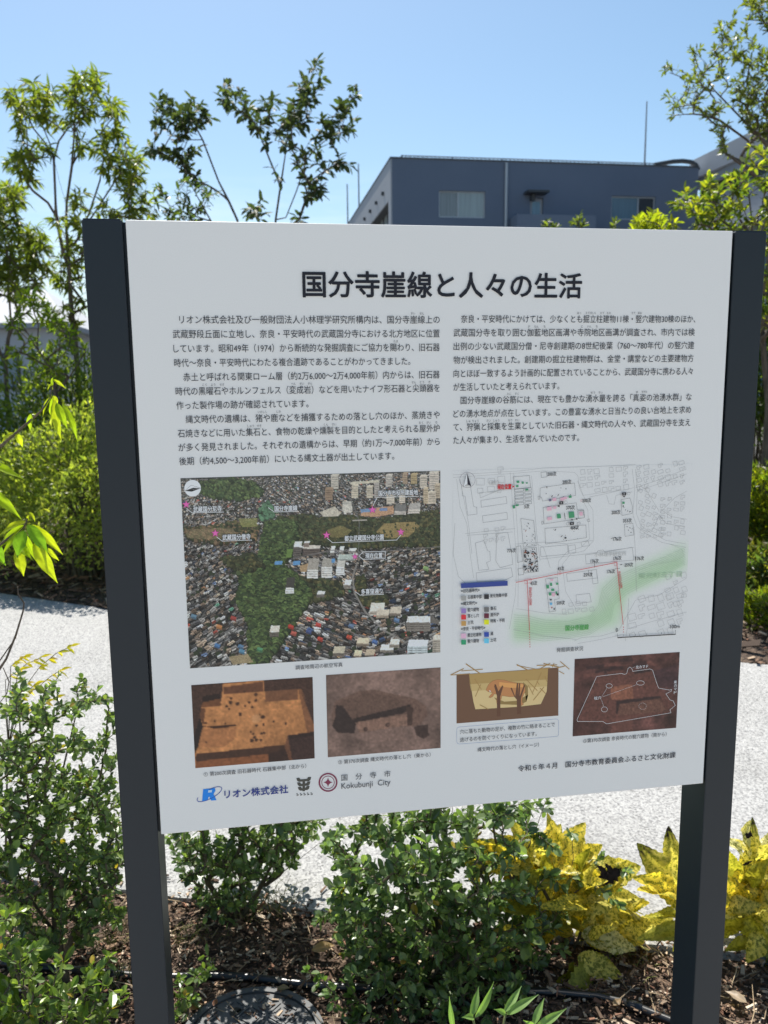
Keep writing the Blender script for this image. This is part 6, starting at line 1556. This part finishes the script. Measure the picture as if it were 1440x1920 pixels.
wt = MB()
for x0, y0, x1, y1, hw in ((1128, 1655, 1166, 1628, 15), (1140, 1648, 1120, 1622, 9), (1118, 1660, 1140, 1640, 11), (1150, 1640, 1135, 1618, 6)):
    big_leaf(wt, at(x0, y0, YV - .05), at(x1, y1, YV - .06), hw * mpp(YV), unit(np.array([.2, -.8, .5])), col=BLK, rng=r, wave=.5, serr=.25, n=9)
wt.build('withered_tip', M_CHIP, va, True)
YV2 = 0.60
vb = empty('spotted_laurel', gnd(1350, 1912), 'yellow spotted laurel with blackened leaf tips right of and behind the right post', 'shrub', 'spotted laurels')
sm = MB()
for k, (pts, ra_) in enumerate((([(1350, 1915), (1356, 1855), (1372, 1800), (1396, 1752), (1424, 1705)], .0075), ([(1362, 1925), (1386, 1878), (1412, 1845), (1442, 1830)], .004), ([(1372, 1800), (1362, 1765)], .003), ([(1396, 1752), (1394, 1715)], .003), ([(1356, 1855), (1318, 1780), (1300, 1735), (1288, 1695)], .005), ([(1300, 1735), (1270, 1722)], .003))):
    q = poly(pts, YV2)
    if k < 2: q[0][2] = -0.02
    sm.tube(q, np.linspace(ra_, ra_ * .7, len(q)), 7)
sm.build('stems', M_TWIG, vb, True)
RV = []
for cx, cy, n, cl in ((1385, 1650, 12, (YEL, YEL2, OLV)), (1425, 1690, 13, (YEL2, YEL, OLV)), (1268, 1675, 8, (YEL2, YEL)), (1350, 1700, 9, (YEL, YEL2, OLV)), (1410, 1610, 7, (YEL2, CRM))):
    leaf_cluster(RV, cx, cy, n, r, cl, 0, 22, 60, 100)
leaf_cluster(RV, 1420, 1760, 8, r, (OLV, YEL2), -.02, 24, 50, 90, a0=-.2, a1=3.2)
hand_leaves('foliage', M_LEAF_SPOT, vb, RV + [
    (1292, 1702, 1206, 1588, 40, 0, .03, YEL2, dict(tipc=BLK)), (1292, 1690, 1248, 1556, 32, .0, .06, YEL2, dict(tipc=BLK)), (1290, 1700, 1205, 1650, 34, -.02, -.05, YEL), (1296, 1690, 1290, 1570, 30, .02, .08, YEL2),
    (1300, 1730, 1222, 1706, 17, -.02, -.05, OLV), (1300, 1738, 1206, 1756, 19, -.04, -.08, OLV), (1300, 1745, 1262, 1778, 16, -.02, -.05, OLV),
    (1385, 1695, 1425, 1538, 26, 0, .05, YEL2, dict(tipc=BLK)), (1380, 1690, 1352, 1590, 34, .02, .08, YEL), (1392, 1690, 1445, 1580, 32, .03, .08, YEL2), (1370, 1690, 1400, 1610, 34, -.03, -.03, YEL), (1400, 1700, 1480, 1632, 40, .0, .03, YEL2),
    (1400, 1705, 1475, 1700, 34, -.05, -.1, YEL2), (1395, 1712, 1345, 1640, 34, -.03, -.06, YEL), (1390, 1715, 1322, 1758, 30, -.02, -.06, OLV), (1400, 1715, 1440, 1770, 30, -.04, -.1, OLV), (1408, 1705, 1478, 1745, 36, -.05, -.1, YEL2), (1385, 1712, 1330, 1700, 30, .03, .05, YEL),
    (1420, 1760, 1448, 1840, 30, -.02, -.08, OLV), (1440, 1832, 1374, 1836, 15, -.02, -.03, OLV), (1390, 1770, 1385, 1812, 14, -.02, -.05, OLV), (1370, 1770, 1345, 1820, 16, 0, .02, OLV), (1440, 1800, 1420, 1850, 20, .03, .02, OLV)], YV2, r, **S_L)
wt = MB()
for x0, y0, x1, y1, hw in ((1400, 1572, 1408, 1558, 8), (1392, 1622, 1412, 1614, 3), (1402, 1652, 1412, 1664, 7)):
    big_leaf(wt, at(x0, y0, YV2 - .03), at(x1, y1, YV2 - .03), hw * mpp(YV2), unit(np.array([.2, -.8, .5])), col=BLK, rng=r, wave=.5, serr=.2, n=9)
wt.build('withered_tip', M_CHIP, vb, True)

# narrow bright seedlings at the bottom edge
LG = (0.22, 0.36, 0.11)
sd = empty('lily_seedling', gnd(920, 1975), 'bright green upright pointed leaves at the bottom edge under the dense bush', 'plant')
hand_leaves('foliage', mat_leaf('seedling_leaf', .45, .45, .3, (1.4, 1.5, .6)), sd, [
    (882, 1906, 899, 1850, 9, 0, .03, LG), (890, 1908, 929, 1843, 10, 0, .02, LG), (945, 1898, 979, 1848, 8, 0, .03, LG), (950, 1902, 1009, 1864, 9, 0, .0, LG), (1000, 1922, 1020, 1871, 8, 0, .02, LG), (1004, 1928, 1062, 1891, 9, 0, 0, LG), (850, 1930, 842, 1872, 6, 0, .0, LG), (888, 1908, 870, 1906, 7, 0, -.04, LG), (948, 1902, 930, 1892, 6, 0, -.03, LG), (1000, 1926, 985, 1915, 7, 0, -.03, LG)],
    0.12, r, wave=.04, fold=.45, acute=1.6, shape=.75)
sm = MB()
for x0, x1, y1 in ((905, 886, 1906), (930, 948, 1900), (960, 1002, 1925), (880, 850, 1930)):
    q = poly([(x0, 1990), ((x0 + x1) / 2, 1950), (x1, y1)], 0.12); q[0][2] = -0.01; sm.tube(q, [.003, .0025, .002], 6)
sm.build('stems', M_GREENSTEM, sd, True)

# young tree with long leaves at the left edge, close to the camera
YP = 0.62
BL, BL2, BL3 = (0.21, 0.28, 0.018), (0.28, 0.31, 0.022), (0.11, 0.20, 0.02)
pt = empty('peach_sapling', at(-120, 1500, YP) * np.array([1, 1, 0]), 'sapling with long glowing yellow green leaves hanging in from the left edge', 'sapling')
sm = MB()
trunk = [np.array([*at(-120, 1500, YP)[:2], -0.02]), at(-110, 1300, YP), at(-85, 1080, YP), at(-55, 900, YP), at(-40, 760, YP)]
sm.tube(trunk, [.012, .011, .009, .007, .004], 8)
sm.tube(poly([(-60, 930), (-30, 868), (0, 838), (30, 812), (55, 790), (78, 770), (94, 746), (98, 722)], YP), np.linspace(.004, .0012, 8), 6)
sm.tube(poly([(-85, 1080), (-30, 1045), (15, 1010), (45, 988), (52, 972)], YP), np.linspace(.004, .0016, 5), 6)
sm.tube(poly([(-50, 870), (-20, 868), (2, 872)], YP), [.003, .002, .001], 5); sm.tube(poly([(-60, 930), (-25, 915), (0, 920)], YP), [.003, .002, .001], 5)
sm.build('stems', M_TWIG, pt, True)
hand_leaves('foliage', M_LEAF_BRIGHT, pt, [
    (98, 720, 87, 730, 3, 0, 0, BL2, dict(droop=.5)), (100, 712, 123, 726, 4, 0, 0, BL2, dict(droop=.7)), (99, 708, 97, 730, 4, 0, 0, BL),
    (97, 742, 76, 780, 6, 0, 0, BL2), (100, 745, 94, 792, 7, 0, .02, BL), (103, 750, 110, 824, 11, -.02, -.04, BL2), (106, 756, 125, 802, 9, -.03, -.05, BL), (117, 757, 149, 824, 8, 0, -.02, BL, dict(droop=.3)), (100, 742, 108, 760, 6, 0, 0, BL2),
    (58, 776, 55, 808, 7, 0, 0, BL), (60, 776, 70, 778, 3, 0, 0, BL2), (28, 812, -4, 828, 6, 0, 0, BL2, dict(droop=.6)), (30, 812, 43, 838, 7, 0, 0, BL2, dict(droop=.5)),
    (-32, 868, 46, 893, 11, 0, 0, BL), (-28, 915, 43, 970, 12, 0, 0, BL, dict(droop=.3)),
    (50, 978, -8, 1000, 9, 0, 0, BL2, dict(droop=.35)), (45, 985, -8, 1028, 10, 0, 0, BL, dict(droop=.25)), (40, 1000, -2, 1042, 9, .02, .02, BL), (52, 984, 92, 1040, 14, -.02, -.04, BL3, dict(droop=.3)), (60, 984, 120, 1038, 10, 0, 0, BL2, dict(droop=.5)),
    (45, 995, 30, 1045, 15, -.03, -.05, BL3), (32, 1030, 45, 1080, 13, -.02, -.03, BL2), (48, 1002, 70, 1058, 7, 0, 0, BL), (64, 1018, 106, 1092, 15, -.03, -.06, BL2), (90, 1028, 110, 1052, 6, 0, 0, BL2), (35, 1022, 58, 1046, 10, -.01, -.03, BL), (-20, 1010, 10, 1060, 14, .01, 0, BL3),
    (53, 966, 52, 976, 3, 0, 0, BL2), (54, 960, 68, 976, 4, 0, 0, BL2, dict(droop=.7))], YP, r, hws=.78, tiltv=.3, wave=.12, fold=.35, droop=.25, shape=.78, acute=1.5, n=26, vein=.10)

# bare twig, and the yellow heavenly bamboo behind the left bush
bt = MB()
bt.tube(poly([(33, 1100), (34, 1114), (45, 1131), (43, 1147), (30, 1190), (12, 1235), (-6, 1262), (-40, 1320), (-70, 1420)], 0.60) + [np.array([*at(-70, 1420, 0.60)[:2], -0.01])], [.0012, .0015, .0018, .002, .0024, .0026, .003, .0034, .004, .005], 6)
bt.tube(poly([(30, 1195), (14, 1218), (-4, 1244), (-30, 1290)], 0.60), [.0012, .0015, .0015, .001], 5)
bt.tube(poly([(6, 1252), (17, 1278), (13, 1300), (-10, 1330)], 0.62), [.001, .0013, .001, .001], 5)
tag(bt.build('bare_twig', M_BARK, None, True), 'bare crooked dark twig standing against the white path at the left edge', 'twig')

nd = empty('heavenly_bamboo', gnd(10, 1650), 'yellow fine leaved heavenly bamboo showing over the tall bush at the left', 'shrub')
YN = 0.98
NY = [(0.42, 0.36, 0.03), (0.50, 0.40, 0.04), (0.34, 0.32, 0.03), (0.42, 0.30, 0.10)]
sm = MB(); rows = []
gb = gnd(10, 1650)
for pts in ([(38, 1300), (75, 1250), (104, 1226), (132, 1212)], [(10, 1275), (50, 1245), (78, 1232)], [(30, 1312), (70, 1290), (95, 1268), (115, 1256)], [(40, 1330), (72, 1322), (104, 1308)], [(10, 1330), (40, 1310), (66, 1282)], [(20, 1250), (30, 1240), (44, 1232)], [(60, 1420), (90, 1405), (110, 1402)], [(-10, 1440), (10, 1430), (30, 1420)]):
    q = poly(pts, YN); sm.tube([at(16, 1400, YN)] + q, [.0016] + [.001] * len(q), 5)
    for k in range(5):
        t = (k + .6) / 5 * (len(pts) - 1); i = min(int(t), len(pts) - 2); u = t - i
        x = pts[i][0] * (1 - u) + pts[i + 1][0] * u; y = pts[i][1] * (1 - u) + pts[i + 1][1] * u
        for s in (-1, 1):
            L = r.uniform(14, 26); rows.append((x, y, x + L * r.uniform(.5, 1), y + s * L * r.uniform(.1, .5), r.uniform(2, 3.4), r.uniform(-.03, .03), r.uniform(-.04, .04), NY[r.integers(4)]))
    rows.append((pts[-1][0], pts[-1][1], pts[-1][0] + 18, pts[-1][1] - 6, 3, 0, 0, NY[1]))
sm.tube([np.array([gb[0], gb[1], -0.01]), at(12, 1500, YN), at(16, 1395, YN)], [.004, .003, .002], 6)
sm.build('stems', M_TWIG, nd, True)
hand_leaves('foliage', M_LEAF_BRIGHT, nd, rows, YN, r, n=6, droop=.3, wave=0.0, fold=.3)

# broad dark leaves in the lower left corner
bw = empty('broad_leaved_weed', gnd(40, 1975), 'broad dull green leaves low in the bottom left corner', 'plant')
hand_leaves('foliage', M_LEAF_TREE, bw, [(60, 1800, 105, 1775, 17, 0, -.03, (0.05, 0.10, 0.025)), (60, 1800, 10, 1760, 22, 0, -.02, (0.05, 0.10, 0.02)), (20, 1900, -5, 1820, 24, 0, .02, (0.07, 0.12, 0.015)), (20, 1930, 15, 1850, 20, -.03, -.03, (0.08, 0.12, 0.015)), (30, 1930, 60, 1870, 16, 0, .02, (0.04, 0.09, 0.03))], 0.46, r, wave=.06)
sm = MB(); gb = gnd(40, 1975)
for x, y in ((60, 1800), (20, 1900), (30, 1930)): sm.tube([np.array([gb[0], gb[1], -0.01]), at(x, y, .46)], [.003, .0015], 6)
sm.build('stems', M_GREENSTEM, bw, True)

# thin grass tufts in the mulch
gt = MB()
for (x, y, n, L) in ((520, 1705, 60, .09), (350, 1760, 50, .05), (230, 1770, 50, .07), (470, 1720, 30, .05), (1185, 1800, 14, .04), (215, 1840, 40, .06)):
    p = gnd(x, y)
    for k in range(n):
        b = p + np.array([r.normal(0, .035), r.normal(0, .025), 0]); d = np.array([r.normal(0, .45), r.normal(0, .3), 1.0]); l = L * r.uniform(.5, 1.2)
        b[2] = 0
        gt.tube([b, b + unit(d) * l * .6, b + unit(d) * l + np.array([d[0] * .02, 0, -.008])], [.0011, .0009, .0003], 3, cap=False, c=np.array((0.16, 0.17, 0.05)) * r.uniform(.6, 1.4))
tag(gt.build('grass', mat_attr('dry_grass', .7, .3)), 'thin dry grass growing in the mulch', 'grass', kind='stuff')

# ---- hose, cover and litter
M_HOSE = mat_noise('black_rubber', (0.010, 0.011, 0.013), (0.018, 0.019, 0.022), 60, 0.30, 0.1, 0.001)
hs = MB()
hp = [gnd(x, y, 0.016) for x, y in ((-60, 1800), (60, 1812), (150, 1820), (250, 1830), (330, 1832), (400, 1830), (470, 1833), (540, 1843), (600, 1849), (660, 1852), (760, 1855), (900, 1858), (1040, 1860), (1120, 1868), (1165, 1879), (1205, 1893), (1262, 1916), (1330, 1950), (1460, 2010))]
hs.tube(hp, 0.0105, 10)
hose = empty('irrigation_hose', (hp[8][0], hp[8][1], 0), 'black drip irrigation hose lying across the mulch', 'hose')
hs.build('pipe', M_HOSE, hose, True)
jt = MB(); a, b = gnd(1166, 1879.5, .016), gnd(1204, 1892.6, .016); jt.tube([a, a * .5 + b * .5, b], 0.0128, 12); jt.build('connector', M_HOSE, hose, True)

mh = empty('manhole_cover', (-0.3376, 0.4752, 0), 'round dark grey patterned inspection cover set in the mulch at the bottom edge', 'manhole cover')
M_IRON = mat_noise('grey_plastic_cover', (0.045, 0.050, 0.055), (0.075, 0.08, 0.085), 18, 0.6, 0.3, 0.002, 160)
cx, cy, R0 = -0.3376, 0.4752, 0.168
def annulus(r0, r1, z0, z1, n=72):
    m = MB(); th = np.linspace(0, 2 * math.pi, n, endpoint=False)
    ring = lambda rr, z: np.stack([cx + rr * np.cos(th), cy + rr * np.sin(th), np.full(n, z)], 1)
    v = np.concatenate([ring(r0, z0), ring(r0, z1), ring(r1, z1), ring(r1, z0)]); i = np.arange(n); j = (i + 1) % n
    q = np.concatenate([np.stack([k * n + i, k * n + j, (k + 1) * n + j, (k + 1) * n + i], 1) for k in range(3)])
    m.add(v, q); return m
annulus(R0 - .016, R0, -.01, .027).build('rim', M_IRON, mh)
lid = MB(); n = 72; th = np.linspace(0, 2 * math.pi, n, endpoint=False); rl_ = R0 - .019
v = np.concatenate([[[cx, cy, .0235]], np.stack([cx + rl_ * np.cos(th), cy + rl_ * np.sin(th), np.full(n, .0235)], 1), np.stack([cx + rl_ * np.cos(th), cy + rl_ * np.sin(th), np.full(n, -.01)], 1)])
i = np.arange(n); j = (i + 1) % n
lid.add(v, np.stack([1 + n + i, 1 + n + j, 1 + j, 1 + i], 1), np.stack([np.zeros(n, int), 1 + i, 1 + j], 1))
lid.build('lid', M_IRON, mh)
rb = MB()
def rib(x0, y0, x1, y1, w=.0022, z=.0262):
    d = unit(np.array([x1 - x0, y1 - y0, 0])); s = np.array([-d[1], d[0], 0]) * w
    a, b = np.array([cx + x0, cy + y0, 0]), np.array([cx + x1, cy + y1, 0])
    v = [a - s, b - s, b + s, a + s]; v = [p + np.array([0, 0, .0236]) for p in v] + [p * 1 + np.array([0, 0, z]) for p in v]
    rb.add(v, [(4, 5, 6, 7), (0, 1, 5, 4), (1, 2, 6, 5), (2, 3, 7, 6), (3, 0, 4, 7)])
for gx in np.arange(-.13, .14, .037):
    for gy in np.arange(-.13, .14, .037):
        k = int(round(gx / .037)) + int(round(gy / .037))
        for (dx0, dy0, dx1, dy1) in (((-.014, -.014, .014, .014), (-.014, .0, .0, .014), (0, -.014, .014, 0)) if k % 2 else ((-.014, .014, .014, -.014), (-.014, 0, 0, -.014), (0, .014, .014, 0))):
            pts = [(gx + dx0, gy + dy0), (gx + dx1, gy + dy1)]
            if all(math.hypot(*p) < rl_ - .012 for p in pts) and math.hypot(gx + .065, gy - .07) > .024: rib(*pts[0], *pts[1])
rb.build('tread_pattern', M_IRON, mh)
pl = MB(); n = 20; th = np.linspace(0, 2 * math.pi, n, endpoint=False); hx, hy = gnd(442, 1897, .025)[:2]
pl.add(np.concatenate([[[hx, hy, .0262]], np.stack([hx + .013 * np.cos(th), hy + .013 * np.sin(th), np.full(n, .0262)], 1), np.stack([hx + .015 * np.cos(th), hy + .015 * np.sin(th), np.full(n, .0238)], 1)]),
       np.stack([1 + n + np.arange(n), 1 + n + (np.arange(n) + 1) % n, 1 + (np.arange(n) + 1) % n, 1 + np.arange(n)], 1), np.stack([np.zeros(n, int), 1 + np.arange(n), 1 + (np.arange(n) + 1) % n], 1))
pl.build('plug', M_HOSE, mh)

def litter(px, py, L, ang, col, label, z=0.03, name='fallen_leaf'):
    m = MB(); p = gnd(px, py, z); d = np.array([math.cos(ang), math.sin(ang), 0.1])
    big_leaf(m, p, p + d * L, L * .27, np.array([.1, -.2, 1.0]), col=col, rng=r, wave=.15, n=8)
    tag(m.build(name, M_LEAF_TREE, None, True), label, 'leaf', 'fallen leaves on the mulch')
litter(355, 1893, .035, .3, (0.34, 0.20, 0.10), 'curled tan leaf on the mulch between the left post and the round cover')
litter(400, 1886, .022, 1.2, (0.30, 0.13, 0.07), 'small reddish leaf at the upper left rim of the round cover', .035)
litter(585, 1782, .06, .1, (0.42, 0.30, 0.17), 'long pale tan curled leaf on the mulch left of the dense bush')
litter(520, 1853, .03, -.2, (0.28, 0.22, 0.14), 'grey brown leaf just below the black hose')
litter(1150, 1885, .03, .5, (0.36, 0.26, 0.16), 'pale leaf beside the hose connector near the right post')
litter(1400, 1880, .05, 2.2, (0.5, 0.4, 0.3), 'broad pale leaf right of the right post base')
